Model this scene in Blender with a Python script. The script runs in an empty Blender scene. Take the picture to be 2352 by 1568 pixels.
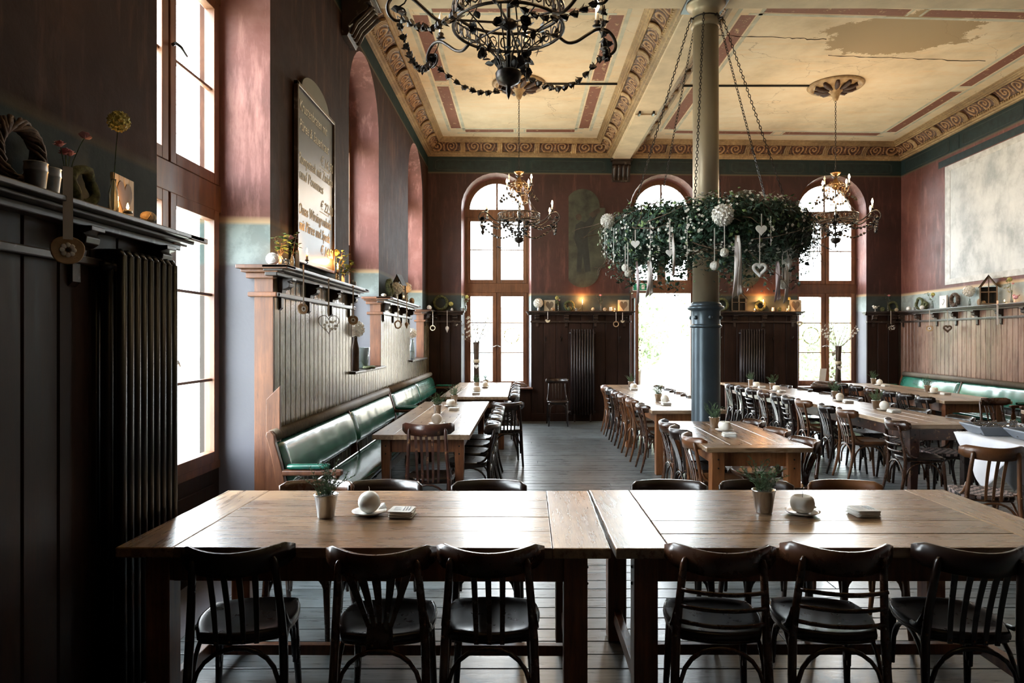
import bpy, math, random
from math import sin, cos, pi, sqrt, atan2, radians
from mathutils import Vector, Matrix, noise
random.seed(7)
SC = bpy.context.scene
COL = SC.collection
# ---------------------------------------------------------------- camera, world, exposure
F, CX, CY, H = 1568.0, 1201.0, 776.0, 1.65
cam = bpy.data.cameras.new('camera'); camo = bpy.data.objects.new('camera', cam); COL.objects.link(camo)
camo.location = (0, 0, H); camo.rotation_euler = (pi/2, 0, 0)
cam.sensor_width = 36; cam.lens = 36*F/2352; cam.shift_x = -25/2352; cam.shift_y = -8/2352
cam.clip_start = .05; cam.clip_end = 300
SC.camera = camo
SC.view_settings.view_transform = 'Standard'; SC.view_settings.look = 'None'
SC.view_settings.exposure = 0.0; SC.view_settings.gamma = 1.0; SC.view_settings.use_curve_mapping = False
SC.cycles.max_bounces = 9; SC.cycles.diffuse_bounces = 5; SC.cycles.glossy_bounces = 3
SC.cycles.transparent_max_bounces = 12; SC.cycles.sample_clamp_indirect = 6
SC.cycles.use_denoising = True
w = bpy.data.worlds.new('world'); SC.world = w; w.use_nodes = True
bg = w.node_tree.nodes['Background']; bg.inputs[0].default_value = (.86, .94, 1.0, 1); bg.inputs[1].default_value = 31.0
WALLC = .38      # wall thickness
def light(name, kind, loc, energy, color, size=.1, rot=(0, 0, 0), sy=None, portal=False):
    l = bpy.data.lights.new(name, kind); o = bpy.data.objects.new(name, l); COL.objects.link(o)
    o.location = loc; o.rotation_euler = rot; l.energy = energy; l.color = color
    if kind == 'AREA':
        l.shape = 'RECTANGLE'; l.size = size; l.size_y = sy or size
        if portal: l.cycles.is_portal = True
    elif kind == 'POINT': l.shadow_soft_size = size
    return o
LW = [(-2.4, -1.7), (.47, 1.55), (4.285, 1.57), (8.125, 1.53), (11.945, 1.59)]      # left windows: centre Y, width
LW = LW[2:]
for i, (yc, wd) in enumerate(LW):
    light('window_light', 'AREA', (-2.40, yc, 2.8), 1, (1, 1, 1), wd, (0, pi/2, 0), None, True).scale = (1, 1, 1)
    COL.objects[-1].data.size = 4.4; COL.objects[-1].data.size_y = wd
for xc in (-.53, 2.83, 6.24):
    light('window_light', 'AREA', (xc, 14.1+.0357*(xc+1.877), 2.75), 1, (1, 1, 1), 1.4, (-pi/2, 0, 0), 4.5, True)

# ---------------------------------------------------------------- helpers
def at(x, y, Y): return Vector(((x-CX)*Y/F, Y, H-(y-CY)*Y/F))
def on(x, y, z):
    Y = (H-z)*F/(y-CY); return at(x, y, Y)
def V(*a): return Vector(a)
class MB:
    def __init__(s): s.v = []; s.f = []
    def add(s, vs, fs, M=None):
        n = len(s.v)
        s.v += [tuple(M @ Vector(p)) if M is not None else tuple(p) for p in vs]
        s.f += [tuple(i+n for i in f) for f in fs]; return s
    def box(s, x0, x1, y0, y1, z0, z1, M=None):
        return s.add([(x0,y0,z0),(x1,y0,z0),(x1,y1,z0),(x0,y1,z0),(x0,y0,z1),(x1,y0,z1),(x1,y1,z1),(x0,y1,z1)],
            [(0,3,2,1),(4,5,6,7),(0,1,5,4),(1,2,6,5),(2,3,7,6),(3,0,4,7)], M)
    def tube(s, pts, r, n=8, closed=False, flat=1.0, M=None):
        pts = [Vector(p) for p in pts]; k = len(pts)
        rs = r if isinstance(r, (list, tuple)) else [r]*k
        vs = []; up = None
        for i, p in enumerate(pts):
            a = pts[(i-1) % k] if (closed or i > 0) else p
            b = pts[(i+1) % k] if (closed or i < k-1) else p
            t = (b-a)
            t = t.normalized() if t.length > 1e-9 else Vector((0,0,1))
            if up is None:
                up = Vector((0,0,1)) if abs(t.z) < .9 else Vector((0,1,0))
            u = (up - t*up.dot(t)); u = u.normalized() if u.length > 1e-6 else t.orthogonal().normalized()
            up = u; w_ = t.cross(u)
            for j in range(n):
                an = 2*pi*j/n
                vs.append(p + u*cos(an)*rs[i] + w_*sin(an)*rs[i]*flat)
        fs = []
        for i in range(k if closed else k-1):
            for j in range(n):
                a0 = i*n+j; a1 = i*n+(j+1) % n; b0 = ((i+1) % k)*n+j; b1 = ((i+1) % k)*n+(j+1) % n
                fs.append((a0, a1, b1, b0))
        if not closed:
            fs.append(tuple(range(n))[::-1]); fs.append(tuple(range((k-1)*n, k*n)))
        return s.add(vs, fs, M)
    def lathe(s, prof, n=16, M=None):
        vs = []; fs = []
        for r, z in prof:
            for j in range(n): vs.append((r*cos(2*pi*j/n), r*sin(2*pi*j/n), z))
        for i in range(len(prof)-1):
            for j in range(n):
                fs.append((i*n+j, i*n+(j+1) % n, (i+1)*n+(j+1) % n, (i+1)*n+j))
        if prof[0][0] > 1e-4: fs.append(tuple(range(n))[::-1])
        if prof[-1][0] > 1e-4: fs.append(tuple(range((len(prof)-1)*n, len(prof)*n)))
        return s.add(vs, fs, M)
    def sphere(s, c, r, n=10, m=7, sc=(1,1,1)):
        pr = [(max(1e-5, r*sin(pi*i/m)), -r*cos(pi*i/m)) for i in range(m+1)]
        return s.lathe(pr, n, Matrix.Translation(c) @ Matrix.Diagonal((sc[0], sc[1], sc[2], 1)))
    def prism(s, outline, off, M=None):
        n = len(outline); off = Vector(off)
        a = [Vector(p) for p in outline]; b = [p+off for p in a]
        return s.add(a+b, [tuple(range(n))[::-1], tuple(range(n, 2*n))] + [(i, (i+1) % n, n+(i+1) % n, n+i) for i in range(n)], M)
    def quad(s, a, b, c, d): return s.add([a, b, c, d], [(0, 1, 2, 3)])
    def grid(s, fn, nu, nv, M=None):
        vs = [fn(i/nu, j/nv) for i in range(nu+1) for j in range(nv+1)]
        fs = [(i*(nv+1)+j, (i+1)*(nv+1)+j, (i+1)*(nv+1)+j+1, i*(nv+1)+j+1) for i in range(nu) for j in range(nv)]
        return s.add(vs, fs, M)
    def mesh(s, name, m, smooth=False):
        me = bpy.data.meshes.new(name); me.from_pydata(s.v, [], s.f); me.update()
        if m: me.materials.append(m)
        if smooth: me.polygons.foreach_set('use_smooth', [True]*len(me.polygons))
        return me
    def build(s, name, m, parent=None, smooth=False, bevel=0, loc=None, **k):
        me = s.mesh(name, m, smooth)
        o = bpy.data.objects.new(name, me); COL.objects.link(o)
        if parent is not None: o.parent = parent
        if loc is not None: o.location = loc
        if smooth == 'auto' or bevel:
            pass
        if bevel:
            b = o.modifiers.new('bevel', 'BEVEL'); b.width = bevel; b.segments = 2; b.limit_method = 'ANGLE'; b.angle_limit = radians(40)
        for kk, vv in k.items(): o[kk] = vv
        return o
def smooth(P_, k=4):
    """Catmull-Rom refinement of a control polygon of 2-tuples or 3-tuples"""
    Q = [P_[0]]+list(P_)+[P_[-1]]; out = []
    for i in range(1, len(Q)-2):
        a, b_, c, d = Q[i-1], Q[i], Q[i+1], Q[i+2]
        for j in range(k):
            t = j/k; out.append(tuple(.5*(2*b_[m_]+(c[m_]-a[m_])*t+(2*a[m_]-5*b_[m_]+4*c[m_]-d[m_])*t*t+(3*b_[m_]-a[m_]-3*c[m_]+d[m_])*t**3) for m_ in range(len(b_))))
    out.append(tuple(P_[-1])); return out
def inst(me, name, parent=None, M=None, loc=None, rot=None):
    o = bpy.data.objects.new(name, me); COL.objects.link(o)
    if parent is not None: o.parent = parent
    if M is not None: o.matrix_local = M
    if loc is not None: o.location = loc
    if rot is not None: o.rotation_euler = rot
    return o
def tag(o, label, cat, group=None):
    o['label'] = label; o['category'] = cat
    if group: o['group'] = group
    return o
def empty(name, loc=(0,0,0), rz=0, label=None, cat=None, group=None):
    o = bpy.data.objects.new(name, None); COL.objects.link(o); o.location = loc; o.rotation_euler = (0, 0, rz)
    o.empty_display_size = .05
    if label: tag(o, label, cat, group)
    return o
def copy_tree(o, parent=None):
    c = o.copy(); COL.objects.link(c); c.parent = parent
    for ch in list(o.children): copy_tree(ch, c)
    return c
def place(proto, loc, rz=0, label=None, cat=None, group=None, scale=None):
    """the first placement uses the prototype itself, later ones a copy"""
    if proto.get('used'): o = copy_tree(proto)
    else: o = proto
    proto['used'] = 1
    o.location = loc; o.rotation_euler = (0, 0, rz)
    if scale: o.scale = (scale,)*3
    if label: o['label'] = label
    if cat: o['category'] = cat
    if group: o['group'] = group
    return o
def struct(o): o['kind'] = 'structure'; return o

# ---------------------------------------------------------------- materials
def nt(name):
    m = bpy.data.materials.new(name); m.use_nodes = True
    n = m.node_tree; b = n.nodes['Principled BSDF']
    return m, n, b
def N(n, t, **k):
    x = n.nodes.new(t)
    for a, b in k.items():
        if a.startswith('i_'): x.inputs[a[2:].replace('_', ' ')].default_value = b
        else: setattr(x, a, b)
    return x
def mapc(n, scale=(1,1,1), kind='Object'):
    tc = N(n, 'ShaderNodeTexCoord'); mp = N(n, 'ShaderNodeMapping')
    n.links.new(tc.outputs[kind], mp.inputs[0]); mp.inputs['Scale'].default_value = scale
    return mp.outputs[0]
def ramp(n, src, stops, interp='LINEAR'):
    r = N(n, 'ShaderNodeValToRGB'); r.color_ramp.interpolation = interp
    e = r.color_ramp.elements
    while len(e) < len(stops): e.new(.5)
    for el, (p, c) in zip(e, stops):
        el.position = p; el.color = (*c, 1) if len(c) == 3 else c
    n.links.new(src, r.inputs[0]); return r.outputs[0]
def mixc(n, fac, a, b, mode='MIX'):
    x = N(n, 'ShaderNodeMix', data_type='RGBA', blend_type=mode)
    for i, s in ((0, fac), (6, a), (7, b)):
        if hasattr(s, 'is_linked') or hasattr(s, 'links'): n.links.new(s, x.inputs[i])
        else: x.inputs[i].default_value = s if i == 0 else (*s, 1)
    return x.outputs[2]
def noi(n, vec, scale, detail=4, rough=.55):
    x = N(n, 'ShaderNodeTexNoise'); x.inputs['Scale'].default_value = scale; x.inputs['Detail'].default_value = detail
    x.inputs['Roughness'].default_value = rough
    n.links.new(vec, x.inputs['Vector']); return x.outputs['Fac']
def bump(n, b, src, strength=.3, dist=.01):
    x = N(n, 'ShaderNodeBump'); x.inputs['Strength'].default_value = strength; x.inputs['Distance'].default_value = dist
    n.links.new(src, x.inputs['Height']); n.links.new(x.outputs[0], b.inputs['Normal'])
def plain(name, col, rough=.5, metal=0, var=.15, scale=8, bmp=0, stretch=(1,1,1), spec=.5, emit=None, es=0, coat=0, kind='Object', col2=None):
    m, n, b = nt(name)
    b.inputs['Roughness'].default_value = rough; b.inputs['Metallic'].default_value = metal
    b.inputs['Specular IOR Level'].default_value = spec
    b.inputs['Coat Weight'].default_value = coat; b.inputs['Coat Roughness'].default_value = .15
    v = mapc(n, stretch, kind); f = noi(n, v, scale)
    lo = col2 or tuple(c*(1-var*2) for c in col); hi = tuple(min(1, c*(1+var)) for c in col)
    n.links.new(ramp(n, f, [(.3, lo), (.7, hi)]), b.inputs['Base Color'])
    if bmp: bump(n, b, f, bmp)
    if emit: b.inputs['Emission Color'].default_value = (*emit, 1); b.inputs['Emission Strength'].default_value = es
    return m
def wood(name, dark, light, rough=.3, grain=(1.2, 14, 14), bmp=.25, knots=True, coat=0, spec=.5, worn=None):
    m, n, b = nt(name)
    v = mapc(n, grain)
    w_ = noi(n, v, 3, 8, .65); fine = noi(n, mapc(n, tuple(g*5 for g in grain)), 3, 5, .7)
    oi = N(n, 'ShaderNodeObjectInfo')
    c = ramp(n, w_, [(.25, dark), (.5, tuple((a+b_)/2 for a, b_ in zip(dark, light))), (.72, light)])
    blot = noi(n, mapc(n, (1, 1, 1)), 1.7, 5, .6)
    c = mixc(n, ramp(n, blot, [(.38, (0,0,0)), (.62, (1,1,1))]), mixc(n, 1.0, c, (.62, .58, .55), 'MULTIPLY'), c)
    c = mixc(n, ramp(n, fine, [(.28, (.7,.7,.7)), (.42, (0,0,0))]), c, tuple(x*.25 for x in dark))
    var = N(n, 'ShaderNodeMapRange'); n.links.new(oi.outputs['Random'], var.inputs[0]); var.inputs[3].default_value = .72; var.inputs[4].default_value = 1.15
    hsv = N(n, 'ShaderNodeHueSaturation'); n.links.new(c, hsv.inputs['Color']); n.links.new(var.outputs[0], hsv.inputs['Value'])
    c = hsv.outputs[0]
    if worn:
        wn = noi(n, mapc(n, (6, 6, 6)), 2.3, 8, .7)
        c = mixc(n, ramp(n, wn, [(.58, (0,0,0)), (.66, (1,1,1))]), c, worn)
    n.links.new(c, b.inputs['Base Color'])
    rr = N(n, 'ShaderNodeMapRange'); n.links.new(w_, rr.inputs[0]); rr.inputs[3].default_value = rough*.7; rr.inputs[4].default_value = min(1, rough*1.5)
    n.links.new(rr.outputs[0], b.inputs['Roughness']); b.inputs['Coat Weight'].default_value = coat; b.inputs['Coat Roughness'].default_value = .2
    b.inputs['Specular IOR Level'].default_value = spec
    if bmp: bump(n, b, mixc(n, .5, w_, fine), bmp, .004)
    return m
M = {}
M['table'] = wood('table_wood', (.11, .05, .022), (.48, .31, .165), .26, (1.1, 13, 13), .5, coat=.45, spec=.7)
M['table_e'] = wood('table_wood_end', (.13, .062, .028), (.50, .33, .18), .26, (13, 1.1, 13), .5, coat=.45, spec=.7)
M['table2'] = wood('table_wood_light', (.20, .11, .055), (.60, .44, .28), .28, (1.1, 12, 12), .4, coat=.3)
M['table2_e'] = wood('table_wood_light_end', (.20, .11, .055), (.60, .44, .28), .28, (12, 1.1, 12), .4, coat=.3)
M['tleg'] = wood('table_leg_wood', (.10, .03, .012), (.33, .13, .05), .35, (12, 12, 1), .15)
M['tlego'] = wood('table_leg_orange', (.22, .07, .02), (.48, .2, .07), .35, (12, 12, 1), .15)
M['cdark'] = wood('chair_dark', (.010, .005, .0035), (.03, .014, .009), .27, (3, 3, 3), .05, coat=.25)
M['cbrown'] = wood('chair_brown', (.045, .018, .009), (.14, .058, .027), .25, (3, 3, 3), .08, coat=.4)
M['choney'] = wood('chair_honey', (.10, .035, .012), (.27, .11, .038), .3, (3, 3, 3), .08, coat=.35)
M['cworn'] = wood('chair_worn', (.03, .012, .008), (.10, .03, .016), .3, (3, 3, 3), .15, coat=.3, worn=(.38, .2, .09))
M['floor'] = wood('floor_wood', (.055, .07, .08), (.21, .25, .27), .27, (1.0, 12, 12), .2, spec=.8)
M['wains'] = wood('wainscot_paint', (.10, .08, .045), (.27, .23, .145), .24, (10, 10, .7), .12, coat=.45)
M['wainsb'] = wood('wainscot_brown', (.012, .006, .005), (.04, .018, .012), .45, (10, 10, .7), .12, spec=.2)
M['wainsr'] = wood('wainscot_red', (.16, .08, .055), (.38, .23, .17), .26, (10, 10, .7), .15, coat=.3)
M['trimo'] = wood('trim_orange', (.07, .022, .009), (.21, .08, .033), .38, (10, 10, .9), .2)
M['trimd'] = wood('trim_dark', (.018, .011, .009), (.06, .037, .027), .3, (2, 2, 2), .2, worn=(.12, .10, .085))
M['frame'] = wood('window_frame_wood', (.10, .035, .016), (.26, .11, .05), .35, (8, 8, .8), .1)
M['glass'], n, b = nt('window_glass')
n.nodes.remove(b); tr = N(n, 'ShaderNodeBsdfTransparent'); gl = N(n, 'ShaderNodeBsdfGlossy'); gl.inputs['Roughness'].default_value = .03
mx = N(n, 'ShaderNodeMixShader'); fr = N(n, 'ShaderNodeFresnel'); fr.inputs[0].default_value = 1.3
tr.inputs[0].default_value = (.97, .98, .97, 1)
n.links.new(fr.outputs[0], mx.inputs[0]); n.links.new(tr.outputs[0], mx.inputs[1]); n.links.new(gl.outputs[0], mx.inputs[2])
n.links.new(mx.outputs[0], n.nodes['Material Output'].inputs[0])
M['vase'] = plain('clear_glass', (.8, .9, .9), .05, 0, .05); 
_b = M['vase'].node_tree.nodes['Principled BSDF']; _b.inputs['Transmission Weight'].default_value = .9; _b.inputs['IOR'].default_value = 1.35
M['iron'] = plain('wrought_iron', (.035, .028, .024), .38, .8, .3, 30, .1)
M['bronze'] = plain('bronze', (.22, .13, .06), .35, .9, .3, 30, .1)
M['leafiron'] = plain('iron_leaf', (.03, .028, .03), .45, .6, .3, 40)
M['steel'] = plain('steel', (.62, .62, .62), .2, 1, .1, 6)
M['radiator'] = plain('radiator_enamel', (.010, .010, .011), .3, .1, .2, 5, 0, spec=.5)
M['radiatorb'] = plain('radiator_brown', (.03, .022, .022), .33, .2, .2, 5)
M['green'] = plain('green_leather', (.012, .125, .08), .26, 0, .25, 3.2, .12, coat=.5, col2=(.006, .07, .05))
M['colup'] = plain('column_upper', (.30, .24, .16), .42, .5, .15, 3, .05, (1,1,.3))
M['collow'] = plain('column_lower', (.055, .075, .09), .33, .5, .12, 3, .05)
M['white'] = plain('white_ceramic', (.8, .8, .78), .3, 0, .04)
M['wax'] = plain('cream_wax', (.9, .88, .8), .4, 0, .03)
M['paper'] = plain('white_card', (.8, .8, .76), .6, 0, .03)
M['soil'] = plain('soil', (.03, .02, .012), .9)
M['herb'] = plain('herb_green', (.11, .19, .09), .6, 0, .4, 30)
M['ivy'] = plain('ivy_green', (.022, .07, .04), .45, 0, .5, 12)
M['ivyl'] = plain('ivy_light', (.16, .26, .09), .5, 0, .4, 20)
M['petal'] = plain('white_petal', (.85, .84, .78), .6, 0, .06, 40)
M['pink'] = plain('pink_petal', (.75, .35, .38), .5, 0, .15, 20)
M['yellow'] = plain('yellow_petal', (.6, .55, .16), .6, 0, .2, 30)
M['twig'] = plain('twig', (.12, .075, .05), .7, 0, .35, 30, .2)
M['moss'] = plain('moss', (.09, .10, .04), .9, 0, .4, 40, .5)
M['heartw'] = wood('heart_wood', (.10, .075, .05), (.26, .2, .13), .6, (14, 14, 1), .2)
M['creamw'] = wood('cream_wood', (.5, .42, .28), (.75, .68, .52), .6, (14, 14, 1), .2)
M['disc'] = wood('disc_wood', (.32, .2, .1), (.6, .42, .25), .6, (3, 3, 3), .2)
M['bark'] = plain('bark', (.07, .045, .03), .9, 0, .4, 18, .6, (1,1,.4))
M['ribbon'] = plain('ribbon', (.62, .58, .55), .4, 0, .05)
M['ribbonp'] = plain('ribbon_mauve', (.45, .36, .37), .4, 0, .05)
M['cloth'] = plain('white_cloth', (.82, .82, .86), .8, 0, .03, 6, .1)
M['grey'] = plain('grey_plastic', (.22, .25, .29), .4, 0, .05)
M['zinc'] = plain('zinc', (.5, .5, .48), .35, .9, .15, 20)
M['tile'] = plain('pale_plaster', (.6, .6, .58), .8)
M['flame'] = plain('flame', (1, .6, .2), .5, emit=(1, .52, .18), es=60)
M['bulb'] = plain('lit_bulb', (1, .8, .5), .3, emit=(1, .66, .32), es=160)
M['bulboff'] = plain('unlit_bulb', (.7, .7, .65), .1)
M['mortar'] = plain('subfloor', (.02, .02, .02), .9)
M['corn'] = wood('cornice_gilt', (.24, .14, .06), (.56, .39, .2), .5, (6, 6, 6), .3)
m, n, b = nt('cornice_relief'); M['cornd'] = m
at_ = N(n, 'ShaderNodeAttribute', attribute_name='relief_shade'); rub = noi(n, mapc(n), 25, 5, .7)
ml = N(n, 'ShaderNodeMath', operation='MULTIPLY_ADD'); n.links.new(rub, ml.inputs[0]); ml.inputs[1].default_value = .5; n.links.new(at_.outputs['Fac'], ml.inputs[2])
n.links.new(ramp(n, ml.outputs[0], [(.25, (.035, .012, .007)), (.6, (.14, .06, .026)), (1, (.36, .21, .095))]), b.inputs['Base Color']); b.inputs['Roughness'].default_value = .55  # brown to gilt by carving height: shade of the hollows painted into the colour
M['beam'] = plain('beam_plaster', (.62, .5, .34), .8, 0, .12, 2.5, .15)
M['sign'] = plain('sign_green', (.02, .3, .16), .4)
M['black'] = plain('black_metal', (.01, .01, .01), .4, .5)
M['checker'], n, b = nt('check_cushion')
ck = N(n, 'ShaderNodeTexChecker'); ck.inputs['Scale'].default_value = 26; ck.inputs[1].default_value = (.02,.015,.015,1); ck.inputs[2].default_value = (.35,.26,.24,1)
n.links.new(mapc(n), ck.inputs[0]); n.links.new(ck.outputs[0], b.inputs['Base Color']); b.inputs['Roughness'].default_value = .8

def wall_mat(name, red, red2, greyc=(.20, .23, .22), lower=(.16, .15, .15), fz=4.93, rgh=(.4, .8), spc=.4):
    """painted plaster: grey dado band, ochre line, red-brown field, dark green frieze"""
    m, n, b = nt(name)
    tc = N(n, 'ShaderNodeTexCoord'); sp = N(n, 'ShaderNodeSeparateXYZ'); n.links.new(tc.outputs['Object'], sp.inputs[0])
    v = tc.outputs['Object']
    big = noi(n, v, 1.1, 6, .65); mid = noi(n, v, 5, 8, .7); st = noi(n, mapc(n, (4, 4, .6)), 2, 7, .7)
    field = ramp(n, big, [(.3, tuple(c*.55 for c in red)), (.55, red), (.75, red2)])
    field = mixc(n, ramp(n, st, [(.52, (0,0,0)), (.75, (.7,.7,.7))]), field, tuple(min(1, c*1.7+.004) for c in red2))
    dado = mixc(n, ramp(n, mid, [(.45, (0,0,0)), (.6, (1,1,1))]), greyc, tuple(c*1.4 for c in greyc))
    z = N(n, 'ShaderNodeMapRange'); n.links.new(sp.outputs[2], z.inputs[0]); z.inputs[1].default_value = 0; z.inputs[2].default_value = 6
    def step(h): return ramp(n, z.outputs[0], [(h/6, (0,0,0)), (h/6+.0006, (1,1,1))])
    c = mixc(n, step(2.2), lower, dado)
    c = mixc(n, step(2.50), c, tuple((g*1.2+.5*r_)*k_ for g, r_, k_ in zip(greyc, red, (1.5, 1.1, .7))))
    c = mixc(n, step(2.53), c, field)
    if fz:
        c = mixc(n, step(fz-.03), c, (.10, .08, .05))
        c = mixc(n, step(fz), c, (.009, .022, .022))
    n.links.new(c, b.inputs['Base Color'])
    rr = N(n, 'ShaderNodeMapRange'); n.links.new(mid, rr.inputs[0]); rr.inputs[3].default_value = rgh[0]; rr.inputs[4].default_value = rgh[1]; b.inputs['Specular IOR Level'].default_value = spc
    n.links.new(rr.outputs[0], b.inputs['Roughness']); bump(n, b, mid, .35, .01)
    return m
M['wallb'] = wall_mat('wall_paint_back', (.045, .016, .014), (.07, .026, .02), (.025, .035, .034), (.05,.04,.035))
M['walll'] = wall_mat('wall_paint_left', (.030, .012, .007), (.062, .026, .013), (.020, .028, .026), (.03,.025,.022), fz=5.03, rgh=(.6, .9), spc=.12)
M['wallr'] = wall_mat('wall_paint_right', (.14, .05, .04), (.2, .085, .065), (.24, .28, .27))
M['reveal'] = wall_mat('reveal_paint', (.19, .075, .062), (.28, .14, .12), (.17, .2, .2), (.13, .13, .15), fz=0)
m, n, b = nt('ceiling_plaster'); M['ceil'] = m
tc = N(n, 'ShaderNodeTexCoord'); v = tc.outputs['Object']
a1 = noi(n, v, .9, 7, .65); a2 = noi(n, v, 3.5, 8, .7); a3 = noi(n, mapc(n, (1, 5, 1)), 1.5, 8, .7)
c = ramp(n, a1, [(.3, (.50, .39, .25)), (.5, (.70, .58, .41)), (.7, (.78, .68, .52))])
c = mixc(n, ramp(n, a3, [(.5, (0,0,0)), (.7, (.6,.6,.6))]), c, (.72, .5, .27))
dv = N(n, 'ShaderNodeVectorMath', operation='SUBTRACT'); n.links.new(v, dv.inputs[0]); dv.inputs[1].default_value = (4.85, 8.75, 5.54)
sc2 = N(n, 'ShaderNodeVectorMath', operation='MULTIPLY'); n.links.new(dv.outputs[0], sc2.inputs[0]); sc2.inputs[1].default_value = (.95, 1.35, 0)
ln = N(n, 'ShaderNodeVectorMath', operation='LENGTH'); n.links.new(sc2.outputs[0], ln.inputs[0])
ad = N(n, 'ShaderNodeMath', operation='MULTIPLY_ADD'); n.links.new(a2, ad.inputs[0]); ad.inputs[1].default_value = 1.1; n.links.new(ln.outputs['Value'], ad.inputs[2])
stain = ramp(n, ad.outputs[0], [(.0, (1,1,1)), (.62, (1,1,1)), (.65, (0,0,0))])
mr = N(n, 'ShaderNodeMath', operation='MULTIPLY'); n.links.new(ad.outputs[0], mr.inputs[0]); mr.inputs[1].default_value = .45
stain = ramp(n, mr.outputs[0], [(.0, (1,1,1)), (.63, (1,1,1)), (.645, (0,0,0))])
c = mixc(n, stain, c, (.33, .23, .12))
cr = N(n, 'ShaderNodeTexVoronoi', feature='DISTANCE_TO_EDGE'); cr.inputs['Scale'].default_value = .55
dist = N(n, 'ShaderNodeVectorMath', operation='ADD'); n.links.new(v, dist.inputs[0])
nz = N(n, 'ShaderNodeTexNoise'); nz.inputs['Scale'].default_value = 2.5; nz.inputs['Detail'].default_value = 6; n.links.new(v, nz.inputs[0])
sm = N(n, 'ShaderNodeVectorMath', operation='SCALE'); sm.inputs['Scale'].default_value = .5; n.links.new(nz.outputs['Color'], sm.inputs[0])
n.links.new(sm.outputs[0], dist.inputs[1]); n.links.new(dist.outputs[0], cr.inputs['Vector'])
c = mixc(n, ramp(n, cr.outputs['Distance'], [(.0, (.5,.5,.5)), (.0025, (0,0,0))]), c, (.2, .12, .06))
n.links.new(c, b.inputs['Base Color']); b.inputs['Roughness'].default_value = .8; bump(n, b, a2, .2, .01)
m, n, b = nt('stripe_paint'); M['stripe'] = m
s1 = noi(n, mapc(n, (1,1,1)), 9, 9, .75)
n.links.new(ramp(n, s1, [(.36, (.55, .36, .2)), (.42, (.17, .06, .035)), (.6, (.2, .07, .04))]), b.inputs['Base Color']); b.inputs['Roughness'].default_value = .75
M['fline'] = plain('frieze_line', (.05, .055, .045), .8)
M['line'] = plain('pale_line', (.52, .5, .4), .8, 0, .15, 6)
m, n, b = nt('mural_plaster'); M['mural'] = m
s1 = noi(n, mapc(n, (1,1,1)), 1.6, 9, .7); s2 = noi(n, mapc(n, (1, 1, .3)), 3, 9, .7)
c = ramp(n, s1, [(.3, (.28, .30, .31)), (.5, (.6, .61, .6)), (.7, (.74, .75, .73))])
n.links.new(mixc(n, ramp(n, s2, [(.5, (0,0,0)), (.7, (.6,.6,.6))]), c, (.3, .33, .35)), b.inputs['Base Color']); b.inputs['Roughness'].default_value = .7
M['frieze'] = plain('frieze_panel', (.008, .02, .02), .6, 0, .3, 10)
M['pict'] = plain('picture_ground', (.04, .045, .03), .55, 0, .4, 4)
M['pictd'] = plain('picture_figure', (.014, .018, .016), .6, 0, .3, 6)
M['pictf'] = plain('picture_flesh', (.05, .032, .02), .6, 0, .3, 6)
m, n, b = nt('chalkboard'); M['board'] = m
s1 = noi(n, mapc(n, (1,1,1)), 3, 6, .6)
n.links.new(ramp(n, s1, [(.3, (.02, .024, .02)), (.7, (.05, .055, .045))]), b.inputs['Base Color']); b.inputs['Roughness'].default_value = .38
M['chalk'] = plain('chalk', (.78, .74, .6), .8)
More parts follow.
